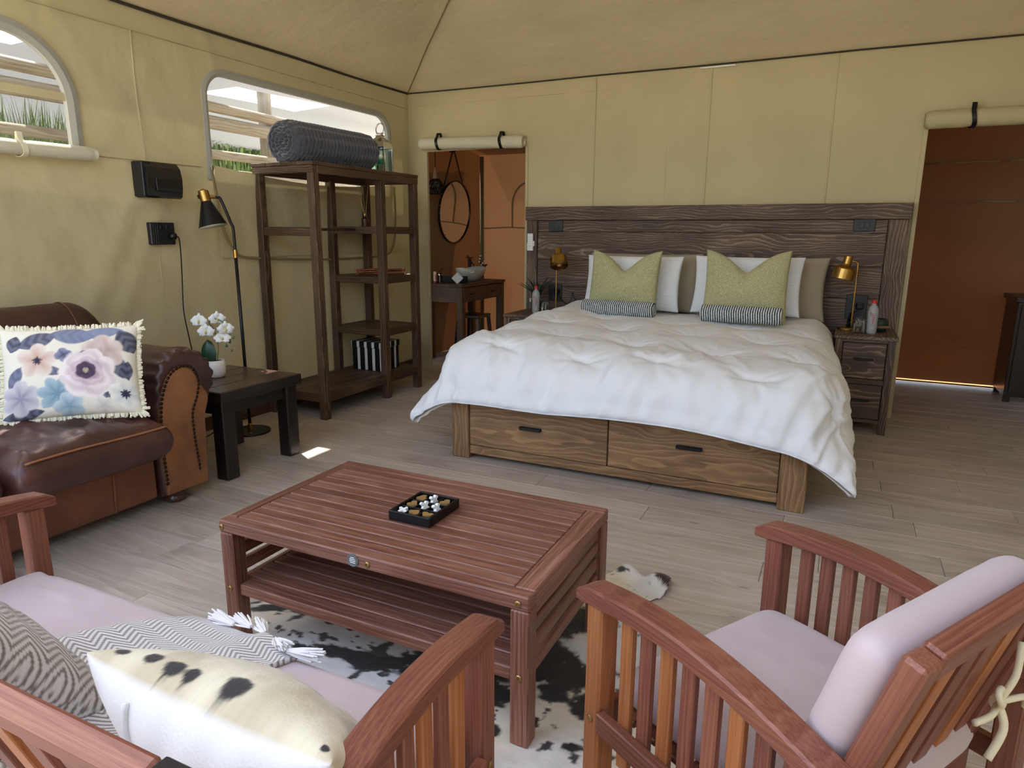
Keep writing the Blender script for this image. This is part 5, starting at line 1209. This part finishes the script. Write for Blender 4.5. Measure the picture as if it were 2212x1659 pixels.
# ------------------------------------------------------------------ noughts and crosses game
gx0, gx1, gy0, gy1, gz = 2.549, 2.697, -3.935, -3.755, .435
gb = thing('game_box', 'black wooden noughts and crosses box on the coffee table', 'game', ((gx0 + gx1) / 2, (gy0 + gy1) / 2, gz))
bx('floor_board', gx0 + .004, gx1 - .004, gy0 + .004, gy1 - .004, gz + .0005, gz + .012, M['blackm'], gb, .001)
for a, b, c_, d_ in ((gx0, gx1, gy0, gy0 + .008), (gx0, gx1, gy1 - .008, gy1), (gx0, gx0 + .008, gy0 + .008, gy1 - .008), (gx1 - .008, gx1, gy0 + .008, gy1 - .008)): bx('side_wall', a, b, c_, d_, gz + .0005, gz + .031, M['blackm'], gb, .0015)
cw, ch = (gx1 - gx0 - .016) / 3, (gy1 - gy0 - .016) / 3
for i in (1, 2):
    xx = gx0 + .008 + i * cw; bx('divider', xx - .0025, xx + .0025, gy0 + .008, gy1 - .008, gz + .012, gz + .027, M['blackm'], gb, .001)
    yy = gy0 + .008 + i * ch
    for k2 in range(3): bx('divider', gx0 + .008 + k2 * cw + .0026, gx0 + .008 + (k2 + 1) * cw - .0026, yy - .0025, yy + .0025, gz + .012, gz + .027, M['blackm'], gb, .001)
def cell(c_, r_): return gx0 + .008 + (c_ + .5) * cw, gy0 + .008 + (r_ + .5) * ch
hp_ = []
for i in range(40):
    a = 2 * math.pi * i / 40; hp_.append((16 * math.sin(a) ** 3 * .00118, (13 * math.cos(a) - 5 * math.cos(2 * a) - 2 * math.cos(3 * a) - math.cos(4 * a)) * .00118))
heart = extrude(hp_, .014); h0 = None
for c_, r_, rz, lab in ((0, 2, -65, 'gold heart in the far corner cell of the game box'), (2, 2, 70, 'gold heart in the cell nearest the bed on the right of the game'), (0, 1, 75, 'gold heart in the middle cell of the left column of the game'), (1, 0, 160, 'gold heart between the lying white cross and the corner heart, front row'), (2, 0, -5, 'gold heart in the near right corner cell of the game box')):
    x, y = cell(c_, r_); m = T(x, y, gz + .0205) @ RZ(rz)
    if h0 is None: h0 = add('heart_piece', heart, M['gold'], None, m)
    else: hh = link_copy(h0, m, None)
    tag(h0 if lab.startswith('gold heart in the far') else hh, lab, 'game piece', 'gold hearts of the game')
cr = []
for i in range(4):
    for da, rr_ in ((-15, .0165), (15, .0165), (45, .0075)): a_ = R(45 + 90 * i + da); cr.append((rr_ * math.cos(a_), rr_ * math.sin(a_)))
cr = [tuple(p_) for p_ in spline(cr, 3, True)]
cross = extrude(cr, .012); c0 = None
for c_, r_, mm, lab in ((1, 2, RZ(75) @ RX(82) , 'white cross piece standing in the far middle cell of the game'), (1, 1, RZ(70) @ RX(75), 'white cross piece standing in the centre cell of the game'), (2, 1, RZ(85) @ RX(70), 'white cross piece standing in the right middle cell of the game'), (0, 0, RZ(20) @ RX(12), 'white cross piece lying in the near left corner of the game')):
    x, y = cell(c_, r_); m = T(x, y, gz + (.0255 if r_ else .0215)) @ mm
    if c0 is None: cc = c0 = add('cross_piece', cross, M['whitep'], None, m)
    else: cc = link_copy(c0, m, None)
    tag(cc, lab, 'game piece', 'white crosses of the game')

# ------------------------------------------------------------------ slatted garden chairs
_ap = np.polyfit([0, .13, .25, .355, .446, .51, .56, .63], [.582, .600, .604, .596, .576, .560, .545, .522], 4)
def arm_curve(s_): return float(np.polyval(_ap, s_))
def garden_seat(name, lab, cat, width, loc, rz, orange_near, btop=(.612, .768)):
    """local frame: +x runs from the front tips towards the back, y across from 0 to width (arm centre lines)"""
    t = thing(name, lab, cat, loc, rz, local=True)
    for side, yy in enumerate((0, width)):
        n = 26; V = []; hw = .030
        for i in range(n):
            s_ = .62 * i / (n - 1); z = arm_curve(s_); th = .036
            if i == 0: z -= .004; th = .024
            k2 = .94 if i in (0, n - 1) else 1
            V += [(s_, yy - hw * k2, z + th / 2 - .004), (s_, yy - hw * k2 + .005, z + th / 2), (s_, yy + hw * k2 - .005, z + th / 2), (s_, yy + hw * k2, z + th / 2 - .004), (s_, yy + hw * k2, z - th / 2 + .003), (s_, yy + hw * k2 - .004, z - th / 2), (s_, yy - hw * k2 + .004, z - th / 2), (s_, yy - hw * k2, z - th / 2 + .003)]
        F = [tuple(range(8))] + [tuple(reversed(range((n - 1) * 8, n * 8)))]
        for i in range(n - 1):
            for k2 in range(8): F.append((i * 8 + (k2 + 1) % 8, i * 8 + k2, (i + 1) * 8 + k2, (i + 1) * 8 + (k2 + 1) % 8))
        add('armrest', (V, [tuple(reversed(f)) for f in F]), M['chair'], t)
        om = M['chair_o'] if (side == 0 and orange_near) else M['chair']
        bx('front_leg', .030, .076, yy - .024, yy + .024, 0.0085, arm_curve(.05) - .017, om, t, .004, ax=2)
        bx('rear_leg', .555, .600, yy - .024, yy + .024, 0.001, arm_curve(.575) - .017, M['chair'], t, .004, ax=2)
        so = -.020 if side == 0 else .020
        bx('side_rail', .077, .554, yy + so - .011, yy + so + .011, .298, .346, M['chair'], t, .003)
        ns = 8
        for i in range(ns):
            s_ = .132 + i * .0525; mt = M['chair_o'] if i in (0, 2, 5) and side == (0 if orange_near else 1) else M['chair']
            bx('arm_slat', s_ - .0155, s_ + .0155, yy - .0085, yy + .0085, .24, arm_curve(s_) - .018, mt, t, .003, ax=2)
        for xx, zz in ((.052, .315),): add('bolt', lathe([(.008, 0), (.008, .002), (.006, .0035), (0, .0025)], 14), M['screw'], t, T(xx, yy + (-.024 if side == 0 else .024), zz) @ RX(90 if side == 0 else -90))
    w0, w1 = .026, width - .026
    bx('front_rail', .045, .068, w0, w1, .285, .345, M['chair'], t, .003); bx('rear_rail', .50, .525, w0, w1, .285, .335, M['chair'], t, .003)
    ns = 7
    for i in range(ns): a = .085 + i * .060; bx('seat_slat', a, a + .045, w0, w1, .318, .334, M['chair'], t, .003)
    # reclined back: bottom (.485, .33) to top (.612, .765)
    b0 = Vector((.487, 0, .335)); b1 = Vector((btop[0], 0, btop[1])); upv = (b1 - b0).normalized(); nr = Vector((-upv.z, 0, upv.x))
    def bp(f, y, off): q_ = b0 + (b1 - b0) * f + nr * off; return (q_.x, y, q_.z)
    for yy in (w0 + .025, w1 - .025): bar('back_stile', bp(-.26, yy, -.018), bp(1.0, yy, -.018), .036, .050, M['chair'], t, up=(0, 1, 0), c=.006)
    bar('back_top_rail', bp(.955, w0 + .05, -.018), bp(.955, w1 - .05, -.018), .050, .034, M['chair'], t, up=tuple(nr), c=.005)
    bar('back_bottom_rail', bp(-.20, w0 + .05, -.018), bp(-.20, w1 - .05, -.018), .045, .03, M['chair'], t, up=tuple(nr), c=.004)
    nb = max(5, int((w1 - w0) / .085))
    for i in range(nb):
        yy = w0 + .075 + (w1 - w0 - .15) * i / (nb - 1); bar('back_slat', bp(-.16, yy, -.018), bp(.895, yy, -.018), .012, .042, M['chair_o'] if i % 3 == 1 else M['chair'], t, up=(0, 1, 0), c=.002)
    return t, bp, (w0, w1)
# armchair on the right, turned towards the table
ac_o = Vector((3.325, -4.305, 0)); ang = R(-31.5)
ac, bp, (w0, w1) = garden_seat('armchair', 'slatted hardwood armchair with pale pink cushions at right', 'chair', .565, ac_o, ang, True)
def pad(name, x0, x1, y0, y1, z0, z1, parent, mt=M['pink'], seed=0, rd=.42, M_=None, cr=.006):
    return cushion(name, x0, x1, y0, y1, z0, z1, mt, parent, 40, wr=.006, crown=cr, seed=seed, round_=rd)
sc_ = pad('seat_cushion', .062, .545, .034, .531, .335, .422, ac)
# back cushion: build flat then tip it against the back
bk = cushion('back_cushion', 0, .415, .034, .531, 0, .075, M['pink'], ac, 40, wr=.004, crown=.004, seed=2, round_=.42)
b0 = Vector(bp(.03, 0, .0)); b1 = Vector(bp(1.0, 0, .0)); ux = (b1 - b0).normalized(); uz = Vector((-ux.z, 0, ux.x)); uy = uz.cross(ux)
bk.matrix_basis = Matrix(((ux.x, uy.x, uz.x, b0.x), (ux.y, uy.y, uz.y, b0.y), (ux.z, uy.z, uz.z, b0.z), (0, 0, 0, 1)))
# cord bow that ties the cushion to the back
kn = Vector(bp(.50, .40, -.055)); ax_ = Vector((0, 1, 0)); bw = thing('cord_bow', 'knotted cream cord bow on the back of the armchair', 'bow', (0, 0, 0)); bw.matrix_world = ac.matrix_world; SPACE[bw.name] = Matrix.Identity(4)
def lp(*pts): return spline([tuple(kn + Vector(p_)) for p_ in pts], 6)
add('knot', ball(.013, .014, .012), M['cord'], bw, Matrix.Translation(kn), smooth=True)
add('tail', tube(lp((0, 0, 0), (.012, -.05, .004), (.008, -.10, .008)), .0055, 8), M['cord'], bw, smooth=True)
add('tail', tube(lp((0, 0, 0), (.015, .0, -.04), (.010, -.03, -.09)), .007, 8), M['cord'], bw, smooth=True)
add('tail', tube(lp((0, 0, 0), (.012, .02, .05), (.004, .045, .10)), .006, 8), M['cord'], bw, smooth=True)
add('loop', tube(lp((0, 0, 0), (.018, -.035, .02), (.016, -.05, .045), (.012, -.03, .045), (.004, -.005, .01)), .0055, 8), M['cord'], bw, smooth=True)
add('loop', tube(lp((0, 0, 0), (.018, .04, .005), (.016, .07, -.01), (.012, .085, -.035)), .0055, 8), M['cord'], bw, smooth=True)

# loveseat in the near left corner: local x towards the back (-y in the room)
lv, bpl, (w0l, w1l) = garden_seat('loveseat', 'slatted hardwood two seat garden bench with pink cushion, near left', 'sofa', 1.375, Vector((1.828, -4.503, 0)), R(-90), False, (.628, .742))
cushion('seat_cushion', .062, .545, .034, 1.341, .335, .422, M['pink'], lv, 60, wr=.006, crown=.004, seed=5, round_=.42)
for yy in (w0l + .025, w1l - .025): add('hinge_cap', cbox(.044, .052, .014, .005), M['blackd'], lv, Matrix.Translation(bpl(1.0, yy, -.018)))
def herring(a, b, s=1):
    """woven herringbone: zigzag stripes"""
    z = np.abs(((b / (.055 * s)) % 1) - .5) * 2; ph = (a / (.012 * s) + z * 2.2) % 1
    return sst(.30, .42, ph) * sst(1.0, .88, ph)
# throw blanket lying across the seat, front end with tassels over the seat edge
tb = thing('throw_blanket', 'grey and white herringbone throw with tassels on the bench seat', 'blanket', (2.5, -4.75, .43))
n1, n2 = 260, 230; a = np.linspace(0, 1, n1); b = np.linspace(0, 1, n2); A, B = np.meshgrid(a, b, indexing='ij')
P00, P10, P11, P01 = np.array((2.22, -5.02)), np.array((2.62, -5.08)), np.array((2.79, -4.585)), np.array((2.50, -4.585))
XY = ((1 - A) * (1 - B))[..., None] * P00 + (A * (1 - B))[..., None] * P10 + (A * B)[..., None] * P11 + ((1 - A) * B)[..., None] * P01
Xt, Yt = XY[..., 0], XY[..., 1]; Xt = Xt - .10 * np.sin(B * math.pi) * (1 - A) * .8
Zt = .434 + .016 * (fbm(A * 4, B * 4, 2, 3)) + .030 * np.exp(-((A - .25 + .2 * B) / .14) ** 2) * np.sin(B * math.pi) ** .5 + .018 * np.exp(-((A - .70) / .12) ** 2) + .05 * sst(.2, 0, B)
V, F = grid(Xt, Yt, Zt); h_ = herring(A.ravel() * .45, B.ravel() * .60, 1.15); c_ = lin3('#e6e3e0') * h_[:, None] + lin3('#8f8780') * (1 - h_[:, None])
nvt = len(V); V = np.vstack([V, V - np.array([0, 0, .012])]); c_ = np.vstack([c_, c_]); bord = [i * n2 for i in range(n1)] + [(n1 - 1) * n2 + j for j in range(1, n2)] + [i * n2 + n2 - 1 for i in range(n1 - 2, -1, -1)] + [j for j in range(n2 - 2, 0, -1)]
F = [f for f in F] + [tuple(i + nvt for i in reversed(f)) for f in F] + [(bord[(i + 1) % len(bord)], bord[i], bord[i] + nvt, bord[(i + 1) % len(bord)] + nvt) for i in range(len(bord))]
add('woven_cloth', (V, F), M['weave'], tb, smooth=True, col=c_)
def tassel(x, y, z, ang_, L=.07):
    tr_ = random.Random(int(x * 999)); V = []; F = []
    for i in range(40):
        o = Vector((tr_.uniform(-.010, .010), tr_.uniform(-.010, .010), tr_.uniform(-.004, .008))); d_ = Vector((math.cos(ang_ + tr_.uniform(-.12, .12)), math.sin(ang_ + tr_.uniform(-.12, .12)), tr_.uniform(-.12, .02))) * L * tr_.uniform(.8, 1.05)
        q0 = Vector((x, y, z)) + o * .4; v2, f2 = tube([q0, q0 + d_ * .5 + o * .6, q0 + d_ + o], [.0022, .0026, .002], 4); nn = len(V); V += v2; F += [tuple(k + nn for k in f) for f in f2]
    return add('tassel', (V, F), M['tassel'], tb, kind='stuff')
tassel(2.775, -4.600, .446, R(15), .075); tassel(2.60, -4.585, .452, R(172), .07); tassel(2.645, -4.58, .456, R(165), .06); tassel(2.69, -4.58, .456, R(150), .05); tassel(2.73, -4.588, .454, R(-20), .04)
# spotted hide cushion leaning on the bench back: hide in front, white cloth behind
n = 140; V, F, U, Vv = pillow(.52, .44, .24, n=n, pinch=.05, wr=.08, seed=7, edge=.45); V = np.array(V); nf = n * n
wx = (fbm(U * 4, Vv * 4, 2, 4) - .5) * .35; wy = (fbm(U * 4 + 9, Vv * 4, 3, 4) - .5) * .35; sp = np.full(nf, 9.)
for cx, cy, rx, ry in ((.80, .955, .05, .025), (.56, .955, .07, .03), (.36, .965, .07, .03), (.22, .965, .06, .03), (-.14, .94, .10, .055), (-.9, .975, .03, .02), (.25, -.8, .3, .25), (-.5, -.75, .35, .2)): sp = np.minimum(sp, np.hypot((U + wx * .25 - cx) / rx, (Vv + wy * .08 - cy) / ry))
hairv = fbm(U * 40, Vv * 12, 4, 3) - .5; mk = sst(1.15, .85, sp + hairv * .35)[:, None]; g_ = sst(.35, .65, fbm(U * 2.5 + 3, Vv * 2.5, 5, 3))[:, None]
c_ = lin3('#e3ddc4') * (1 - g_) + lin3('#c9bfa2') * g_; c_ = c_ * (1 + .12 * hairv[:, None]); c_ = c_ * (1 - mk) + lin3('#2c2a2c') * mk
allc = np.tile(lin3('#e9ebed'), (len(V), 1)); allc[:nf] = c_
hc = thing('hide_cushion', 'cream hide cushion with black spots and white back on bench', 'cushion', (2.93, -4.80, .43))
TL, TR = Vector((2.705, -4.955, .640)), Vector((3.185, -4.965, .640)); xd = (TL - TR).normalized(); up_ = Vector((0, -.52, .85)); up_ = (up_ - xd * up_.dot(xd)).normalized(); yd = up_.cross(xd); ctr = (TL + TR) / 2 - up_ * .235
mh = Matrix(((xd.x, yd.x, up_.x, ctr.x), (xd.y, yd.y, up_.y, ctr.y), (xd.z, yd.z, up_.z, ctr.z), (0, 0, 0, 1)))
add('hide_cover', (V, F), M['hide'], hc, mh, smooth=True, col=allc)
ztp = [mh @ Vector((xx, .12 * (max(0, 1 - (xx / .255) ** 2) * max(0, 1 - (zz / .216) ** 2)) ** .45 + .001, zz)) for xx, zz in [(.13 - .004 * i, .205 - .024 * i) for i in range(14)]]
add('zip_placket', tube(spline([tuple(q_) for q_ in ztp], 3), .006, 6), M['linen'], hc, smooth=True)
# herringbone cushion at the far left of the bench
n = 150; V, F, U, Vv = pillow(.46, .46, .17, n=n, pinch=.06, wr=.1, seed=2, edge=.45); V = np.array(V); nf = n * n
h_ = herring(U * .23, Vv * .23, 1.4); c1 = lin3('#e2dfdb') * h_[:, None] + lin3('#857d76') * (1 - h_[:, None]); cb = np.array([c1[0]] * len(V)); cb[:nf] = c1
h2 = herring(V[nf:, 0], V[nf:, 2], 1.4); cb[nf:] = lin3('#e2dfdb') * h2[:, None] + lin3('#857d76') * (1 - h2[:, None])
add('woven_cushion', (V, F), M['weave'], None, T(2.38, -4.98, .565) @ RZ(180) @ RX(-38), smooth=True, col=cb, label='grey herringbone woven cushion at the left of the bench', cat='cushion')
# ------------------------------------------------------------------ bathroom seen through the left doorway
vt = thing('vanity_table', 'dark wooden washstand table in the bathroom', 'table', (.07, .94, 0)); K = M['rack']
vx0, vx1, vy0, vy1, vz = -.155, .285, .465, 1.42, .79
for i in range(3): q = (vx1 - vx0 + .02) / 3; bx('top_board', vx0 - .01 + i * q, vx0 - .01 + (i + 1) * q - .001, vy0 - .012, vy1 + .012, vz - .028, vz, K, vt, .003)
for xx in (vx0, vx1 - .07):
    for yy in (vy0, vy1 - .07): bx('leg', xx, xx + .07, yy, yy + .07, 0, vz - .028, K, vt, .004)
for yy in (vy0 + .01, vy1 - .035): bx('apron', vx0 + .07, vx1 - .07, yy, yy + .025, vz - .19, vz - .028, K, vt, .003)
bx('apron', vx0 + .01, vx0 + .035, vy0 + .07, vy1 - .07, vz - .19, vz - .028, K, vt, .003)
dw = bx('drawer', vx1 - .04, vx1 - .008, vy0 + .073, vy1 - .073, vz - .185, vz - .036, K, vt, .004)
for yy in (.70, 1.18): bx('handle', vx1 - .010, vx1 + .010, yy - .05, yy + .05, vz - .115, vz - .105, M['blackm'], dw, .002)
st_ = thing('stool', 'dark wooden stool tucked under the washstand', 'stool', (.12, 1.0, 0))
bx('seat', -.02, .26, .86, 1.14, .40, .435, M['dark'], st_, .006)
for xx, yy, dx, dy in ((.0, .88, -.03, -.03), (.24, .88, .03, -.03), (.0, 1.12, -.03, .03), (.24, 1.12, .03, .03)): bar('leg', (xx, yy, .40), (xx + dx, yy + dy, .002), .035, .035, M['dark'], st_)
# basin
bs_ = thing('wash_basin', 'boat shaped pale ceramic basin on the washstand', 'basin', (.075, 1.02, vz), local=True)
n = 48; prof = [(.45, 0), (.62, .01), (.80, .05), (.94, .10), (1.0, .135), (.965, .135), (.90, .10), (.75, .05), (.5, .022), (0, .018)]
V = []; F = []; m = len(prof)
for i in range(n):
    a = 2 * math.pi * i / n; ca, sa = math.cos(a), math.sin(a); lift = .028 * ca * ca * 1.0 - .012
    for r_, z in prof: V.append((r_ * .150 * sa, r_ * .225 * ca, z + lift * (z / .135) ** 2))
for i in range(n):
    j = (i + 1) % n
    for k2 in range(m - 1): F.append((i * m + k2, i * m + k2 + 1, j * m + k2 + 1, j * m + k2))
add('bowl', (V, F), M['porc'], bs_, smooth=True)
add('sticker', cbox(.045, .001, .022, .0003), M['whitep'], bs_, T(.105, -.16, .108) @ RZ(42) @ RX(-22)); add('sticker_print', cbox(.036, .0012, .004, .0003), M['slot'], bs_, T(.1055, -.161, .112) @ RZ(42) @ RX(-22)); add('sticker_print', cbox(.03, .0012, .004, .0003), M['slot'], bs_, T(.104, -.160, .102) @ RZ(42) @ RX(-22))
fc_ = thing('faucet', 'tall black basin mixer tap behind the basin', 'tap', (-.06, 1.24, vz))
add('column', tube([(-.06, 1.24, vz), (-.06, 1.24, vz + .235)], .020, 14), M['blackm'], fc_, smooth=False); add('spout', tube([(-.06, 1.24, vz + .195), (.0, 1.15, vz + .19)], .012, 10), M['blackm'], fc_); add('lever', cbox(.012, .10, .008, .002), M['blackm'], fc_, T(-.045, 1.215, vz + .243) @ RZ(-30))
fv = thing('flower_sprig', 'white blossom twig with a dark leaf beside the tap', 'plant', (-.02, 1.33, vz), local=True)
add('vase', lathe([(0, 0), (.03, 0), (.036, .04), (.024, .09), (.018, .12), (0, .12)], 18), M['blackm'], fv, smooth=True)
for i, (dx, dy, dz) in enumerate(((.06, -.03, .26), (.08, .02, .20), (-.03, -.16, .26), (.02, -.18, .20))):
    add('twig', tube(spline([(0, 0, .1), (dx * .5, dy * .5, .1 + dz * .35), (dx, dy, dz)], 4), .0025, 5), M['dark'], fv)
    for f in (.6, .8, 1.0): add('blossom', ball(.010, .010, .009, 8, 5), M['petal'] if i < 2 else M['dark'], fv, T(dx * f + .006, dy * f, .1 + (dz - .1) * f), smooth=True)
add('leaf', leafVF(.11, .016, .02), M['leaf2'], fv, T(.03, .02, .11) @ RZ(40) @ RY(60), smooth=True)
tr_ = thing('rolled_hand_towel', 'rolled charcoal hand towel in front of the basin', 'towel', (.10, .66, vz), local=True)
V, F = tube(spline([(-.11, -.05, .035), (.0, 0, .035), (.11, .05, .035)], 6), .036, 20); add('roll', (V, F), M['towel'], tr_, smooth=True)
for r_ in (.012, .022, .031): add('roll_layer', tube([(-.118 - .001, -.053 + r_ * math.cos(a), .035 + r_ * math.sin(a)) for a in np.linspace(0, 2 * math.pi, 20, endpoint=False)], .003, 5, True), M['towel'], tr_, smooth=True)
add('face_cloth', join(cbox(.085, .010, .085, .004), xf(cbox(.085, .008, .085, .003), T(.006, -.010, -.006))), M['cloth'], None, T(.155, .60, vz + .058) @ RZ(22) @ RX(-14) @ RY(45), label='folded white face cloth leaning on the charcoal towel', cat='cloth')
sp_ = thing('soap_dispenser', 'black pump soap bottle on the washstand', 'soap', (-.055, .60, vz), local=True)
add('bottle', lathe([(0, 0), (.027, 0), (.028, .004), (.028, .085), (.022, .095), (.012, .097), (.012, .108), (0, .108)], 22), M['blackp'], sp_, smooth=False); add('collar_ring', lathe([(.0285, .082), (.0285, .088)], 20), M['steel'], sp_); add('pump', join(lathe([(.005, .108), (.005, .132), (.010, .133), (.010, .145), (0, .145)], 12), xf(cbox(.045, .008, .008, .002), T(.02, -.0, .14))), M['blackm'], sp_)
tu = thing('cream_tube', 'small cream coloured tube standing left of the soap bottle', 'tube', (-.085, .545, vz), R(35), local=True)
add('body', cbox(.030, .020, .100, .006), M['tube'], tu, T(0, 0, .068)); add('cap', lathe([(0, 0), (.012, 0), (.012, .018), (0, .018)], 14), M['copper'], tu); add('print', cbox(.008, .001, .06, .0003), M['redprint'], tu, T(.006, -.0105, .06))
# mirror on its strap
mr = thing('round_mirror', 'round mirror hung from a black leather strap', 'mirror', (BX + .03, 1.11, 1.2))
mc = Vector((BX + .045, 1.115, 1.52)); rm = .325; rot = T(*mc) @ RY(90 + 4)
add('glass', lathe([(0, 0), (rm, 0), (rm, .006), (0, .006)], 64), M['mirror'], mr, rot)
add('rim', lathe([(rm - .001, -.006), (rm + .010, -.006), (rm + .010, .016), (rm - .001, .016)], 64, True), M['blackm'], mr, rot, smooth=False)
pk = Vector((BX + .05, 1.10, 2.16))
for sg in (-1, 1): bar('strap', tuple(pk + Vector((0, sg * .015, 0))), tuple(mc + Vector((0, sg * rm * .98, .06))), .024, .004, M['blackm'], mr, up=(1, 0, 0), c=.001)
add('peg', tube([(BX, 1.10, 2.16), (BX + .07, 1.10, 2.165)], .014, 10), M['blackm'], mr)
for a in np.linspace(2.2, 4.2, 9): add('stud', ball(.006, .006, .006, 8, 5), M['steel'], mr, T(mc.x + .012, mc.y + (rm + .008) * math.cos(a), mc.z + (rm + .008) * math.sin(a)))
# pendant lamp
pl = thing('pendant_lamp', 'pendant lamp with turned wood neck and black cage shade', 'lamp', (-.06, .55, 1.68))
add('cord', tube([(-.06, .55, 1.95), (-.06, .55, 2.37)], .004, 6), M['blackm'], pl); add('neck', lathe([(.005, 1.955), (.012, 1.93), (.022, 1.88), (.036, 1.83), (.036, 1.825), (0, 1.825)], 20), M['bamboo'], pl, T(-.06, .55, 0), smooth=True)
cage = lathe([(.036, 1.828), (.060, 1.80), (.070, 1.755), (.066, 1.71), (.062, 1.685)], 14)
for i in range(14):
    for sg in (1, -1):
        P_ = []
        for k2, (r_, z) in enumerate([(.036, 1.828), (.056, 1.806), (.068, 1.775), (.071, 1.745), (.068, 1.71), (.064, 1.685)]): a = 2 * math.pi * i / 14 + sg * k2 * .22; P_.append((-.06 + r_ * math.cos(a), .55 + r_ * math.sin(a), z))
        add('cage_rib', tube(P_, .0045, 4), M['blackm'], pl)
for r_, z in ((.066, 1.685), (.071, 1.745), (.040, 1.826)): add('cage_ring', tube([(-.06 + r_ * math.cos(a), .55 + r_ * math.sin(a), z) for a in np.linspace(0, 2 * math.pi, 28, endpoint=False)], .005, 6, True), M['blackm'], pl)
add('bulb', ball(.028, .028, .036), M['clear'], pl, T(-.06, .55, 1.765), smooth=True)
# dark cabinet at the right edge of the closet
cb_ = thing('closet_cabinet', 'dark wooden cabinet at the right edge, inside the dark doorway', 'cabinet', (5.25, 1.1, 0))
bx('body', 4.985, 5.60, .95, 1.40, .05, .80, M['dark'], cb_, .004); bx('top', 4.965, 5.62, .93, 1.42, .80, .84, M['dark'], cb_, .004)
d_ = bx('door', 5.01, 5.29, .935, .95, .08, .78, M['dark'], cb_, .003); bx('handle', 5.25, 5.262, .915, .937, .42, .52, M['blackm'], d_, .002)
d_ = bx('door', 5.295, 5.575, .935, .95, .08, .78, M['dark'], cb_, .003); bx('handle', 5.32, 5.332, .915, .937, .42, .52, M['blackm'], d_, .002)
for xx in (4.99, 5.55):
    for yy in (.96, 1.35): bx('foot', xx, xx + .045, yy, yy + .045, .001, .05, M['dark'], cb_, .002)
